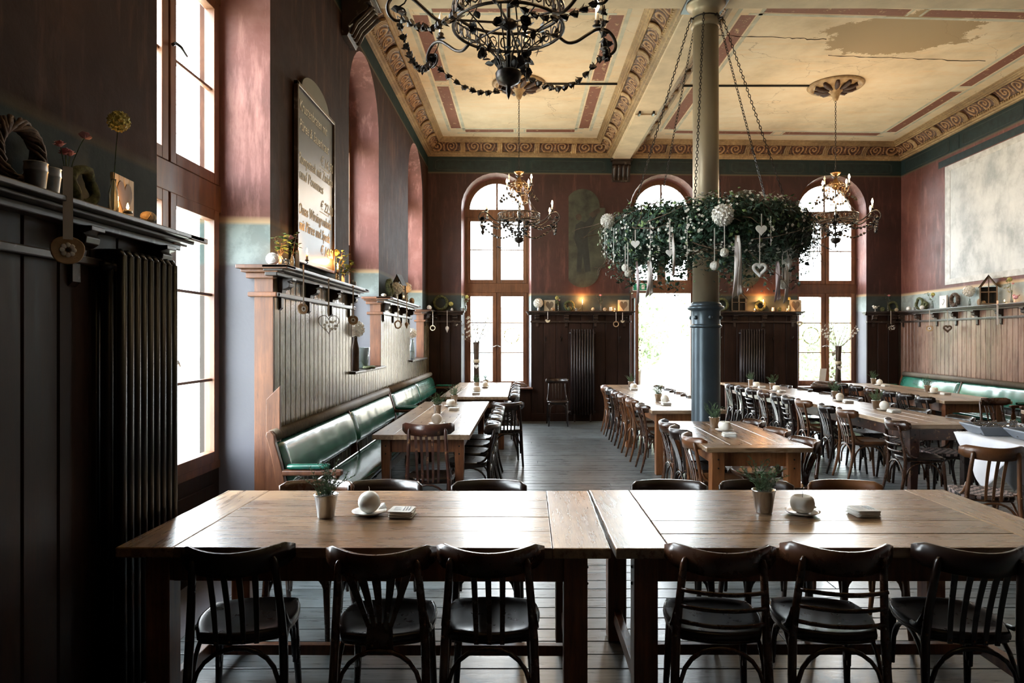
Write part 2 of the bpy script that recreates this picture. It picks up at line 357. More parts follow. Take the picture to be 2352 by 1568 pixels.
# ---------------------------------------------------------------- room geometry
XL, YB, ZC, ZW = -1.877, 13.5, 5.54, 5.26
SL = .0357; SR = .044
def yb(x): return YB + SL*(x-XL)
XR0 = 7.67
def xr(y): return XR0 + SR*(y-13.84)
YN = -6.0
TB = .35
def arch_wall(name, P, s0, s1, zt, openings, mw, mr, depth, nrm, splay=.05, thick=None):
    """P(s,d,z)->point; openings (sa, sb, zsill, zspring): round arched holes with splayed reveals"""
    b = MB(); r = MB(); s = s0; n = 16
    for (a, c, zs, zp) in openings:
        b.quad(P(s,0,0), P(a,0,0), P(a,0,zt), P(s,0,zt))
        if zs > 0: b.quad(P(a,0,0), P(c,0,0), P(c,0,zs), P(a,0,zs))
        R = (c-a)/2; m_ = (a+c)/2
        arc = [(m_-R*cos(pi*i/n), zp+R*sin(pi*i/n)) for i in range(n+1)]
        for i in range(n):
            (u0, w0), (u1, w1) = arc[i], arc[i+1]
            b.quad(P(u0,0,w0), P(u1,0,w1), P(u1,0,zt), P(u0,0,zt))
        out = [(a, zs)] + arc + [(c, zs)]
        k = (R-splay)/R
        for i in range(len(out)-1):
            (u0, w0), (u1, w1) = out[i], out[i+1]
            i0 = (m_+(u0-m_)*k, zp+(w0-zp)*k if w0 > zp else w0); i1 = (m_+(u1-m_)*k, zp+(w1-zp)*k if w1 > zp else w1)
            if zs <= 0 or True: r.quad(P(u0,0,w0), P(i0[0],depth,i0[1]), P(i1[0],depth,i1[1]), P(u1,0,w1))
        r.quad(P(a,0,zs), P(c,0,zs), P(m_+R*k,depth,zs), P(m_-R*k,depth,zs))
        s = c
    b.quad(P(s,0,0), P(s1,0,0), P(s1,0,zt), P(s,0,zt))
    # outer face, so that the wall has thickness
    T = depth+.12
    s = s0
    for (a, c, zs, zp) in openings + [(s1, s1, 0, 0)]:
        b.quad(P(s,T,0), P(s,T,zt), P(a,T,zt), P(a,T,0))
        if a < c:
            R = (c-a)/2-splay; m_ = (a+c)/2
            b.quad(P(a,T,0), P(a,T,zs), P(c,T,zs), P(c,T,0)); n2 = 12
            b.quad(P(a,T,zs), P(a,T,zt), P(m_-R,T,zt), P(m_-R,T,zs)); b.quad(P(m_+R,T,zs), P(m_+R,T,zt), P(c,T,zt), P(c,T,zs))
            for i in range(n2):
                u0 = m_-R*cos(pi*i/n2); u1 = m_-R*cos(pi*(i+1)/n2); w0 = zp+R*sin(pi*i/n2); w1 = zp+R*sin(pi*(i+1)/n2)
                b.quad(P(u0,T,w0), P(u1,T,w1), P(u1,T,zt), P(u0,T,zt))
                b.quad(P(u0,depth,w0), P(u1,depth,w1), P(u1,T,w1), P(u0,T,w0))
            b.quad(P(m_-R,depth,zs), P(m_-R,depth,zp), P(m_-R,T,zp), P(m_-R,T,zs)); b.quad(P(m_+R,depth,zs), P(m_+R,depth,zp), P(m_+R,T,zp), P(m_+R,T,zs))
        s = c
    o = struct(b.build(name, mw)); struct(r.build('window_reveal', mr, o)); return o
ZSP = 4.235
lops = [(yc-wd/2, yc+wd/2, (0 if yc < 5 else 1.26), ZSP) for yc, wd in LW]
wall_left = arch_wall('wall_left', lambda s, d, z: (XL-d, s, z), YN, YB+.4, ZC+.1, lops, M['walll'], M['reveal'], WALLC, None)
BW = [(-1.22, .164, .64), (2.14, 3.53, 0.0), (5.54, 6.95, .64)]
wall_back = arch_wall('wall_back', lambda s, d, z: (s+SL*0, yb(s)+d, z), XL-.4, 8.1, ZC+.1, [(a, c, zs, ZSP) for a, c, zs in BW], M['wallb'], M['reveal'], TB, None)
b = MB(); b.add([(xr(YN),YN,0),(xr(14.3),14.3,0),(xr(14.3),14.3,ZC+.1),(xr(YN),YN,ZC+.1)], [(0,1,2,3)])
b.add([(xr(YN)+.3,YN,0),(xr(14.3)+.3,14.3,0),(xr(14.3)+.3,14.3,ZC+.1),(xr(YN)+.3,YN,ZC+.1)], [(3,2,1,0)])
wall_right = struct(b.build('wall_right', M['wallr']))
b = MB(); b.box(-2.4, 8.2, YN-.3, YN, 0, ZC+.1); wall_front = struct(b.build('wall_front', M['wallb']))
b = MB(); b.box(-2.4, 8.4, YN-.3, 14.6, ZC, ZC+.15); ceiling = struct(b.build('ceiling', M['ceil']))
b = MB(); b.box(-2.4, 8.4, YN-.3, 14.6, -.12, -.022); floor = struct(b.build('floor', M['mortar']))
# floor planks, running across the room
y = -1.86; rng = random.Random(3); rows = []
while y < 13.95: rows.append(y); y += .155
protos = {}
for k, y in enumerate(rows):
    jx = XL + rng.uniform(2.0, 7.5); x1 = xr(y)
    for (xa, xb) in ((XL, jx), (jx+.004, x1)):
        b = MB(); b.box(xa, xb, y+.004, y+.151, -.022, rng.uniform(-.0025, 0))
        b.build('floor_plank', M['floor'], floor, bevel=.003)
b = MB(); b.box(XL, xr(-2), YN, -1.87, -.022, -.001); b.build('floor_plank', M['floor'], floor)
# beams
b = MB(); b.box(1.77, 2.14, YN, 13.9, 5.215, ZC); struct(b.build('trim_1', M['beam'], bevel=.01))
b = MB(); b.box(XL, 8, 7.06, 7.44, 5.235, ZC); struct(b.build('trim_2', M['beam'], bevel=.01))
b = MB(); b.box(XL, 8, .61, .99, 5.40, ZC); struct(b.build('trim_3', M['beam'], bevel=.01))
b = MB(); b.box(1.785, 2.125, 10.85, 13.6, 5.19, 5.22)
o = struct(b.build('trim_4', M['beam'], bevel=.006))
for xx in (1.84, 2.06): MB().box(xx-.015, xx+.015, 10.72, 10.85, 5.17, 5.215).build('hook', M['black'], o)
# corbels
def corbel(name, M4, w_=.34, h=.42, d=.3):
    c = struct(bpy.data.objects.new(name, None)); COL.objects.link(c); c.matrix_world = M4
    pr = [(0,0),(.06,0),(.08,.04),(.07,.10),(.12,.16),(.18,.22),(.26,.27),(.28,.31),(.24,.34),(.30,.36),(.30,.42),(0,.42)]
    MB().prism([(-w_/2, -p[0]*d/.3, p[1]*h/.42) for p in pr], (w_, 0, 0)).build('corbel_body', M['black'] if 0 else M['trimd'], c, bevel=.004)
    for k in range(4):
        x = -w_/2+w_*(k+.5)/4
        MB().tube([(x, -.09*d/.3, .08*h), (x, -.14*d/.3, .35*h), (x, -.25*d/.3, .62*h), (x, -.31*d/.3, .74*h), (x, -.27*d/.3, .8*h)], [.02,.028,.032,.03,.012], 6).build('leaf', M['trimd'], c, True)
    MB().box(-w_/2-.03, w_/2+.03, -d-.03, 0, h, h+.05).build('abacus', M['trimd'], c, bevel=.006)
    return c
corbel('trim_5', Matrix.Translation((1.955, yb(1.955), 4.76)), .36, .40, .12)
corbel('trim_6', Matrix.Translation((XL, 7.25, 4.78)) @ Matrix.Rotation(pi/2, 4, 'Z'), .38, .42, .3)
corbel('trim_7', Matrix.Translation((xr(7.25), 7.25, 4.78)) @ Matrix.Rotation(-pi/2, 4, 'Z'), .38, .42, .3)
# ---------------------------------------------------------------- cornices
def inset(q, d):
    n = len(q); out = []
    for i in range(n):
        p0, p1, p2 = Vector(q[i-1]), Vector(q[i]), Vector(q[(i+1) % n])
        e1 = (p1-p0).normalized(); e2 = (p2-p1).normalized()
        n1 = Vector((-e1.y, e1.x)); n2 = Vector((-e2.y, e2.x))
        k = 1+n1.dot(n2); out.append(p1+(n1+n2)*d/k)
    return out
def inset3(q, d):
    p = inset(q, d); e = Vector(q[1])-Vector(q[0]); 
    # the side on the cross beam carries no cornice: run the two long sides straight into the beam
    for i, (a, b_) in ((0, (0, 3)), (1, (1, 2))):
        far = p[b_]; base = Vector(q[a]); dirv = Vector(q[b_])-base
        t = (far.y-base.y)
        off = Vector((-dirv.y, dirv.x)).normalized()*(d if i == 1 else -d)
        p[i] = base+off
    return p
def cornice(name, q):
    c = bpy.data.objects.new(name, None); COL.objects.link(c); struct(c)
    prof_lo = [(0,5.235),(.035,5.24),(.045,5.262),(.07,5.265),(.075,5.292),(.085,5.295),(.085,5.318),(.098,5.322)]
    prof_hi = [(.235,5.458),(.25,5.452),(.255,5.475),(.275,5.478),(.282,5.5),(.30,5.502),(.305,5.52),(.33,5.524),(.335,5.545)]
    for nm, pr in (('moulding', prof_lo), ('moulding', prof_hi)):
        b = MB(); loops = [[(p.x, p.y, z) for p in inset3(q, d)] for d, z in pr]
        for i in range(len(pr)-1):
            for j in range(1, 4):
                b.quad(loops[i][j], loops[i][(j+1) % 4], loops[i+1][(j+1) % 4], loops[i+1][j])
        b.build(nm, M['corn'], c)
    # carved roll: a displaced quarter round, one mesh per side, with acanthus collars
    for j in range(4):
        A = Vector(q[j]); B = Vector(q[(j+1) % 4]); L = (B-A).length
        if L < .5: continue
        if max(A.y, B.y) < 8.2: continue
        e = (B-A)/L; nn = Vector((-e.y, e.x)); ns = max(20, int(L/.013)); nt_ = 22
        npan = max(1, round(L/.785)); per = L/npan
        def fn(u, t):
            s = u*L; ph = pi/2*t
            d = .098+.137*(1-cos(ph)); z = 5.322+.136*sin(ph)
            rad = Vector((sin(ph), 0)); 
            p = (s/per) % 1; hgt = 0
            if p < .11: hgt = .022
            elif p < .135 or p > .975: hgt = -.006
            else:
                q_ = (p-.135)/.84
                for cx, sg in ((.27, 1), (.73, -1)):
                    dx = (q_-cx)*per*.84; dz = (t-.5)*.215
                    r_ = sqrt(dx*dx+dz*dz); th = atan2(dz, dx*sg)
                    sp = sin(th+r_*95+2.2*noise.noise((s*9, t*2.2, j*3.0)))*(.75+.5*noise.noise((s*30, t*8, j*5.0))); hgt += .026*min(1, max(0, 1.6-r_/.13))*max(0, sp)**.6
                hgt += .010*abs(noise.noise((s*22, t*5, j*9.1)))
                hgt -= .01*(t < .08 or t > .92)
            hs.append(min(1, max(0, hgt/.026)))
            dd = d+sin(ph)*hgt; zz = z-cos(ph)*hgt*1.0
            # keep the mitre
            pt = A+e*s+nn*dd
            lim0 = dd; 
            s2 = min(max(s, dd if j != 1 else 0), L-(dd if j != 3 else 0)); pt = A+e*s2+nn*dd
            return (pt.x, pt.y, zz)
        hs = []
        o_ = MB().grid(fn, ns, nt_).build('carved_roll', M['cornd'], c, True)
        at_ = o_.data.attributes.new('relief_shade', 'FLOAT', 'POINT'); at_.data.foreach_set('value', hs)  # carving height per vertex, drives the painted shade in the hollows
        # collars curling out between the panels
        cm = MB()
        for k in range(1, npan):
            s = k*per+.05*per
            pt = [A+e*s+nn*(.095+.14*(1-cos(pi/2*t_))+.012*sin(pi/2*t_)) for t_ in (0,.25,.5,.75,1)]
            zs = [5.315+.14*sin(pi/2*t_) for t_ in (0,.25,.5,.75,1)]
            for off in (-.035, 0, .035):
                MBb = [(p.x+e.x*off, p.y+e.y*off, z-.018) for p, z in zip(pt, zs)]
                cm.tube(MBb, .017, 6)
            a_ = A+e*(s+.04)+nn*.1; cm.tube([(a_.x+e.x*.03*i-nn.x*.0, a_.y+e.y*.03*i, 5.33-.012*i) for i in range(-1, 2)], .018, 6)
        if cm.v: cm.build('collar', M['corn'], c, True)
        dm = MB(); k = 0; s = .12
        while s < L-.1:
            p = A+e*s+nn*.078; Mx = Matrix.Translation((p.x, p.y, 5.306)) @ Matrix.Rotation(atan2(e.y, e.x), 4, 'Z')
            dm.box(-.016, .016, -.006, .022, -.014, .012, Mx); s += .056
        dm.build('dentil', M['corn'], c, kind='stuff')
    return c
bayL = [(XL, 7.44), (1.77, 7.44), (1.77, yb(1.77)), (XL, YB)]
bayR = [(2.14, 7.44), (xr(7.5), 7.46), (xr(13.84), yb(xr(13.84))), (2.14, yb(2.14))]
cornice('trim_8', bayL); cornice('trim_9', bayR)
# painted stripes on the ceiling
def strip(a, bb, wd, m, nm='painted_stripe', z=ZC-.002):
    a = Vector(a); bb = Vector(bb); e = (bb-a).normalized(); nn = Vector((-e.y, e.x))*wd/2
    MB().prism([(a.x-nn.x, a.y-nn.y, z), (bb.x-nn.x, bb.y-nn.y, z), (bb.x+nn.x, bb.y+nn.y, z), (a.x+nn.x, a.y+nn.y, z)], (0, 0, .004)).build(nm, m, ceiling)
def gap2(a, bb, wd, g=.12, e=.16, m=None):
    a = Vector(a); bb = Vector(bb); d = (bb-a); L = d.length; d = d/L; m_ = (a+bb)/2
    strip(a+d*e, m_-d*g, wd, M['stripe']); strip(m_+d*g, bb-d*e, wd, M['stripe'])
    nn = Vector((-d.y, d.x))*(wd/2+.05)
    for sg in (1, -1): strip(a+nn*sg, bb+nn*sg, .05, M['line'], 'painted_line')
    strip(m_-d*(g-.02), m_-d*(g-.05), wd, M['line'], 'painted_line'); strip(m_+d*(g-.05), m_+d*(g-.02), wd, M['line'], 'painted_line')
    nn2 = nn*(1+.35/(wd/2+.05))
def bay_stripes(c):
    a, b_, c_, d = c
    gap2(a, b_, .16); gap2(b_, c_, .18); gap2(d, c_, .16); gap2(a, d, .18)
bay_stripes([(-1.24, 8.07), (1.13, 8.07), (1.13, 12.82), (-1.24, 12.82)])
bay_stripes([(2.72, 8.07), (6.72, 8.28), (6.96, 13.05), (2.72, 12.88)])
# roses over the chandeliers
def rose(x, y, nm='ceiling_rose'):
    c = bpy.data.objects.new(nm, None); COL.objects.link(c); c.parent = ceiling; c.location = (x, y, ZC)
    MB().lathe([(.40,0),(.41,-.02),(.385,-.045),(.35,-.04),(.335,-.02),(.30,-.025),(.26,-.05),(.2,-.04),(.17,-.06),(.11,-.09),(.07,-.13),(.045,-.2),(.03,-.24),(1e-4,-.25)], 40).build('rose_disc', M['corn'], c, True)
    lf = MB()
    for k in range(10):
        a = 2*pi*k/10
        lf.tube([(.1*cos(a),.1*sin(a),-.09),(.18*cos(a),.18*sin(a),-.085),(.25*cos(a),.25*sin(a),-.07),(.3*cos(a),.3*sin(a),-.05),(.31*cos(a),.31*sin(a),-.075)], [.02,.035,.04,.03,.012], 6)
    lf.build('acanthus', M['cornd'], c, True)
rose(-.06, 10.44); rose(4.81, 10.5); rose(-.08, 3.93)
for a_, b_ in (((.34, 10.42), (1.44, 10.42)), ((2.46, 10.5), (4.4, 10.5))):
    MB().tube([(a_[0], a_[1], ZC-.015), (b_[0], b_[1], ZC-.015)], .016, 6).build('conduit', M['black'], ceiling)
# long cracks and the peeled panel edges are in the plaster material; one real crack line in each bay
def crack(pts, nm='crack'):
    P_ = []; rg = random.Random(len(pts)*7)
    for (a, b_) in zip(pts[:-1], pts[1:]):
        for i in range(12):
            t = i/12; P_.append((a[0]+(b_[0]-a[0])*t, a[1]+(b_[1]-a[1])*t+rg.uniform(-.02, .02), ZC-.0015))
    MB().tube(P_, [rg.uniform(.002, .008) for _ in P_], 4).build(nm, M['soil'], ceiling)
crack([(2.3, 8.75), (3.4, 8.85), (4.0, 8.9)]); crack([(4.2, 9.4), (5.3, 9.5), (6.6, 9.6)])
# frieze panels and the pilaster-like mural fields
def frieze(P, L0, L1, parent):
    s = L0+.1; k = 0
    while s < L1-.3:
        Ls = min(1.55, L1-.1-s)
        for nm, a, c, m, pr in (('frieze_panel', s, s+Ls, M['frieze'], .004),):
            o = [(a, 4.985), (a+.06, 4.95+.0), (c-.06, 4.95), (c, 4.985), (c, 5.165), (c-.06, 5.2), (a+.06, 5.2), (a, 5.165)]
            MB().prism([P(u, 0, z) for u, z in o], Vector(P(0, .004, 0))-Vector(P(0, 0, 0))).build(nm, m, parent)
            MB().tube([P(a+(u-a)*.94+.03*Ls-.0, .005, 5.075+(z-5.075)*.78) for u, z in o], .004, 4, True).build('frieze_line', M['fline'], parent) if pr else None
        s += Ls+.08
        if s < L1-.5:
            MB().prism([P(u, 0, z) for u, z in ((s, 4.95), (s+.2, 4.95), (s+.2, 5.2), (s, 5.2))], Vector(P(0, .004, 0))-Vector(P(0, 0, 0))).build('frieze_panel', M['frieze'], parent)
        s += .28
frieze(lambda s, d, z: (s, yb(s)-d, z), XL, 1.77, wall_back)
frieze(lambda s, d, z: (s, yb(s)-d, z), 2.14, 7.6, wall_back)
frieze(lambda s, d, z: (xr(13.8-s)-d, 13.8-s, z), 0, 8, wall_right)
MB().prism([(xr(y_), y_, z) for y_, z in ((12.2, 2.66), (7.2, 2.66), (7.2, 4.66), (12.2, 4.66))], (-.006, 0, 0)).build('mural_field', M['mural'], wall_right)
for y0, y1, z0, z1 in ((12.28, 7.1, 2.60, 2.70), (12.28, 12.12, 2.70, 4.62), (12.28, 7.1, 4.62, 4.72)):
    MB().prism([(xr(y_), y_, z) for y_, z in ((y0, z0), (y1, z0), (y1, z1), (y0, z1))], (-.01, 0, 0)).build('mural_border', M['tile'], wall_right)
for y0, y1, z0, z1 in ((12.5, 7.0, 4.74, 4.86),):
    MB().prism([(xr(y_), y_, z) for y_, z in ((y0, z0), (y1, z0), (y1, z1), (y0, z1))], (-.004, 0, 0)).build('mural_dark_band', M['frieze'], wall_right)  # dark green band above the top border of the mural
# ---------------------------------------------------------------- windows
def bar(b, P, u0, u1, z0, z1, d0, d1):
    pts = [P(u0,d0,z0),P(u1,d0,z0),P(u1,d1,z0),P(u0,d1,z0),P(u0,d0,z1),P(u1,d0,z1),P(u1,d1,z1),P(u0,d1,z1)]
    b.add(pts, [(0,3,2,1),(4,5,6,7),(0,1,5,4),(1,2,6,5),(2,3,7,6),(3,0,4,7)])
def window(idx, P, hw, zs, zt1=2.57, zt2=2.76, za=4.09, zb=4.26, door=False, handle=True):
    """P(u,d,z): u from the centre, d outwards; frame with arched head, four sashes below it"""
    R = hw; zp = ZSP
    f = MB()
    fw = .045
    bar(f, P, -hw, -hw+fw, zs, zp, 0, .09); bar(f, P, hw-fw, hw, zs, zp, 0, .09)
    bar(f, P, -hw, hw, zs, zs+.06, -.01, .1)
    bar(f, P, -hw, hw, za, zb, -.012, .09); bar(f, P, -hw, hw, zt1, zt2, -.015, .09)
    n = 20
    for i in range(n):
        a0, a1 = pi*i/n, pi*(i+1)/n
        q = []
        for a, r_ in ((a0, R), (a1, R), (a1, R-.1), (a0, R-.1)):
            q.append((-r_*cos(a), zp+r_*sin(a)))
        f.add([P(u, 0, z) for u, z in q]+[P(u, .09, z) for u, z in q], [(0,1,2,3),(7,6,5,4),(3,2,6,7),(1,0,4,5)])
    bar(f, P, -.018, .018, zb, zp+R-.09, .02, .06)
    for sg in (1, -1):
        a = radians(48)
        f.tube([P(0, .04, zb), P(sg*cos(a)*(R-.1), .04, zp+sin(a)*(R-.1))], .008, 4)
    bar(f, P, -.022, .022, zt1 if door else zs, za, .0, .08)
    w_ = struct(f.build('window_%d' % idx if not door else 'door_1', M['frame'], bevel=.005))
    arc = [P(-(R-.05)*cos(pi*i/n), .045, zp+(R-.05)*sin(pi*i/n)) for i in range(n+1)]
    MB().add([P(-(R-.05), .045, zb-.01)]+arc+[P(R-.05, .045, zb-.01)], [tuple(range(n+3))]).build('pane', M['glass'], w_)
    def sash(u0, u1, z0, z1, bars, sw=.075):
        s = MB()
        bar(s, P, u0, u0+sw, z0, z1, -.02, .05); bar(s, P, u1-sw, u1, z0, z1, -.02, .05)
        bar(s, P, u0+sw, u1-sw, z0, z0+sw, -.02, .05); bar(s, P, u0+sw, u1-sw, z1-sw, z1, -.02, .05)
        for zz in bars: bar(s, P, u0+sw, u1-sw, zz-.01, zz+.01, 0, .035)
        o = s.build('sash', M['frame'], w_, bevel=.004)
        zz = [z0+sw]+sorted(bars)+[z1-sw]
        for a, c in zip(zz[:-1], zz[1:]):
            MB().quad(P(u0+sw, .015, a), P(u1-sw, .015, a), P(u1-sw, .015, c), P(u0+sw, .015, c)).build('pane', M['glass'], o)
        return o
    e = hw-fw
    for (u0, u1) in ((-e, -.012), (.012, e)):
        sash(u0, u1, zt2, za, (3.44,))
        if not door: sash(u0, u1, zs+.06, zt1, [z for z in (1.96, 1.35) if z > zs+.3])
    if handle:
        h = MB(); h.tube([P(.02, -.03, 3.5), P(.0, -.06, 3.5), P(.03, -.075, 3.49), P(.12, -.07, 3.465)], [.012,.01,.01,.007], 6)
        h.build('handle', M['black'], w_, True)
        h = MB(); h.tube([P(-.07, -.05, 1.47), P(0, -.07, 1.5), P(.07, -.05, 1.47)], [.006,.012,.006], 6); h.build('handle', M['zinc'], w_, True)
    return w_, sash
for i, (yc, wd) in enumerate(LW):
    window(i+1, lambda u, d, z, yc=yc: (XL-WALLC+.02-d, yc+u, z), wd/2-.04, (.70 if yc < 5 else 1.26))
for k, (a, c, zs) in enumerate(BW):
    xc = (a+c)/2
    res = window(4+k, lambda u, d, z, xc=xc: (xc+u, yb(xc+u)+TB-.02+d, z), (c-a)/2-.04, zs, door=(k == 1), handle=(k != 1))
    if k == 1:
        dw, _ = res
        # open inner leaf standing at right angles at the hinge side, dark wood
        lf = MB(); x_ = a+.09; y0 = yb(a)+.28
        for (ya, ybb, za_, zb_) in ((y0-.62, y0, .02, .12), (y0-.62, y0, 2.45, 2.55), (y0-.62, y0-.54, .12, 2.45), (y0-.08, y0, .12, 2.45)):
            lf.box(x_-.025, x_+.025, ya, ybb, za_, zb_)
        o = lf.build('door_leaf', M['frame'], dw, bevel=.004)
        MB().quad((x_, y0-.54, .12), (x_, y0-.08, .12), (x_, y0-.08, 2.45), (x_, y0-.54, 2.45)).build('pane', M['glass'], o)
# window sills
for i, (yc, wd) in enumerate(LW):
    z = 1.26
    if yc < 5: continue
    MB().box(XL-WALLC, XL+.09, yc-wd/2-.06 if z > 1 else yc-wd/2, yc+wd/2+.06 if z > 1 else yc+wd/2, z-.0, z+.028).build('window_sill', M['trimd'], wall_left, bevel=.006)
for k in (0, 2):
    a, c, zs = BW[k]; MB().box(a-.03, c+.03, yb(a)-.08, yb(a)+TB, zs, zs+.03).build('window_sill', M['trimo'], wall_back, bevel=.006)
# ---------------------------------------------------------------- wainscot, mantel shelves, rails
ZM = 2.18
def wainscot(P, s0, s1, step, m, parent, z0=0, z1=ZM-.06, proud=.03, rail=True, shelf=True, ends=(1, 1), brackets=True, mshelf=None, nm='wainscot_board'):
    n = max(1, round((s1-s0)/step)); st = (s1-s0)/n
    for i in range(n):
        b = MB(); g = .0025
        a = s0+i*st+g; c = s0+(i+1)*st-g
        pts = [(a, 0), (a, proud-.008), (a+.007, proud), (c-.007, proud), (c, proud-.008), (c, 0)]
        b.prism([P(u, d, z0) for u, d in pts], (0, 0, z1-z0)); b.build(nm, m, parent)
    MB().prism([P(u, d, z0) for u, d in ((s0, .001), (s0, .012), (s1, .012), (s1, .001))], (0, 0, z1-z0)).build('backing', M['soil'], parent)
    ms = mshelf or M['trimd']
    if rail:
        q = [(s0-.03*ends[0], 0), (s0-.03*ends[0], proud+.02), (s0-.02*ends[0], proud+.035), (s1+.02*ends[1], proud+.035), (s1+.03*ends[1], proud+.02), (s1+.03*ends[1], 0)]
        MB().prism([P(u, d, 1.955) for u, d in q], (0, 0, .035)).build('rail', ms, parent, bevel=.006)
    if shelf:
        e0 = .17*ends[0]; e1 = .13*ends[1]
        for (ex, d_, za, zb) in ((0, .185, ZM-.024, ZM), (.03, .145, ZM-.042, ZM-.024), (.06, .09, ZM-.075, ZM-.042)):
            q = [(s0-max(0, e0-ex*ends[0]), -.12*ends[0]), (s0-max(0, e0-ex*ends[0]), d_), (s1+max(0, e1-ex*ends[1]), d_), (s1+max(0, e1-ex*ends[1]), -.12*ends[1])]
            q = [(u, max(d, 0) if (0) else d) for u, d in q]
            q = [(q[0][0], 0), q[1], q[2], (q[3][0], 0)]
            MB().prism([P(u, d, za) for u, d in q], (0, 0, zb-za)).build('mantel_shelf', ms, parent, bevel=.005)
        if brackets:
            nb = max(1, int((s1-s0)/.6)); 
            for k in range(nb+1):
                u = s0+.12+(s1-s0-.24)*k/max(1, nb)
                pr = [(proud, 0), (proud+.03, .0), (proud+.035, .03), (proud+.06, .035), (proud+.085, .05), (proud+.09, .075), (proud+.075, .09), (proud+.11, .1), (proud+.11, .12), (proud, .12)]
                MB().prism([P(u-.045, d, ZM-.075-.12+z) for d, z in pr], Vector(P(.09, 0, 0))-Vector(P(0, 0, 0))).build('bracket', ms, parent, bevel=.003)
                MB().prism([P(u-.02, d, ZM-.30) for d in ()] or [P(u-.025, proud, ZM-.32), P(u+.025, proud, ZM-.32), P(u+.025, proud+.02, ZM-.30), P(u-.025, proud+.02, ZM-.30)], (0, 0, .12)).build('bracket', ms, parent)
PL = lambda s, d, z: (XL+d, s, z)
PB = lambda s, d, z: (s, yb(s)-d, z)
PR = lambda s, d, z: (xr(14-s)-d, 14-s, z)
edges = [(-2.0, LW[0][0]-LW[0][1]/2)]+[(LW[i][0]+LW[i][1]/2, LW[i+1][0]-LW[i+1][1]/2) for i in range(2)]   # piers on the left wall
edges.append((LW[2][0]+LW[2][1]/2, 13.47))
for k, (a, c) in enumerate(edges):
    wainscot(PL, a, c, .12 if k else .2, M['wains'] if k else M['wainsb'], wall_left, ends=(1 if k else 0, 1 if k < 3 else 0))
for i in (1, 2):
    yc, wd = LW[i]; wainscot(PL, yc-wd/2, yc+wd/2, .12, M['wains'], wall_left, z1=1.26, rail=False, shelf=False)
yc, wd = LW[0]; MB().box(XL-WALLC-.02, XL-WALLC+.02, yc-wd/2, yc+wd/2, 0, .71).build('window_apron', M['wainsb'], wall_left)
for k in range(2): MB().box(XL-WALLC+.02, XL-WALLC+.035, yc-wd/2+.12+k*.72, yc-wd/2+.70+k*.72, .14, .6).build('apron_panel', M['wainsb'], wall_left, bevel=.01)
# boarded return faces of the piers (the orange-brown posts beside each window)
for k, (a, c) in enumerate(edges):
    for (yy, sg) in ((a, -1), (c, 1)):
        if (k == 3 and sg == 1) or (k == 0 and sg == -1): continue
        zlo = 0 if (k, sg) in ((0, 1), (1, -1)) else 1.29
        b = MB(); b.box(XL-.11, XL+.03, min(yy, yy+.022*sg), max(yy, yy+.022*sg), zlo, ZM-.07); b.build('return_board', M['trimo'], wall_left, bevel=.003)
        MB().box(XL-.15, XL+.065, min(yy-.03*sg, yy+.05*sg), max(yy-.03*sg, yy+.05*sg), 1.955, 1.99).build('return_rail', M['trimo'], wall_left, bevel=.008)
        for (ex, za, zb, x1) in ((.17, ZM-.028, ZM, .185), (.12, ZM-.05, ZM-.028, .10), (.07, ZM-.09, ZM-.05, .05)):
            MB().box(XL-.13-ex*.35, XL+x1, min(yy-.02*sg, yy+ex*sg), max(yy-.02*sg, yy+ex*sg), za, zb).build('mantel_return', M['trimo'], wall_left, bevel=.005)
MB().prism([(XL-.01, 4.99, 0), (XL+.10, 4.99, 0), (XL+.10, 4.99, 1.30), (XL+.0, 4.99, 1.2)], (0, .03, 0)).build('return_board', M['trimo'], wall_left, bevel=.003)
segs = [(XL+.03, BW[0][0], 0, 1), (BW[0][1], BW[1][0], 1, 1), (BW[1][1], BW[2][0], 1, 1), (BW[2][1], 7.6, 1, 0)]
for a, c, e0, e1 in segs:
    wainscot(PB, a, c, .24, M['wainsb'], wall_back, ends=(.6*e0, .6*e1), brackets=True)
for a, c, zs in (BW[0], BW[2]):
    wainscot(PB, a, c, .24, M['wainsb'], wall_back, z1=zs, rail=False, shelf=False)
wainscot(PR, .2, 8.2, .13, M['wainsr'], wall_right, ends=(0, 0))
# coat hooks on the back wainscot
for x in (.45, .76, 1.92, 3.95, 5.02, 5.4):
    h = MB(); y = yb(x)-.035
    h.tube([(x, y, 1.62), (x, y-.02, 1.6), (x, y-.05, 1.63), (x-.02, y-.06, 1.68)], .006, 5).tube([(x, y, 1.62), (x, y-.02, 1.6), (x, y-.05, 1.63), (x+.02, y-.06, 1.68)], .006, 5)
    h.box(x-.012, x+.012, y, y+.01, 1.55, 1.66); h.build('coat_hook', M['iron'], wall_back)
# skirting
MB().prism([PB(u, d, 0) for u, d in ((BW[0][1]-.0, .03), (BW[0][1]-.0, .055), (BW[1][0], .055), (BW[1][0], .03))], (0, 0, .16)).build('skirting', M['wainsb'], wall_back, bevel=.006)
MB().prism([PB(u, d, 0) for u, d in ((BW[1][1], .03), (BW[1][1], .055), (7.4, .055), (7.4, .03))], (0, 0, .16)).build('skirting', M['wainsb'], wall_back, bevel=.006)
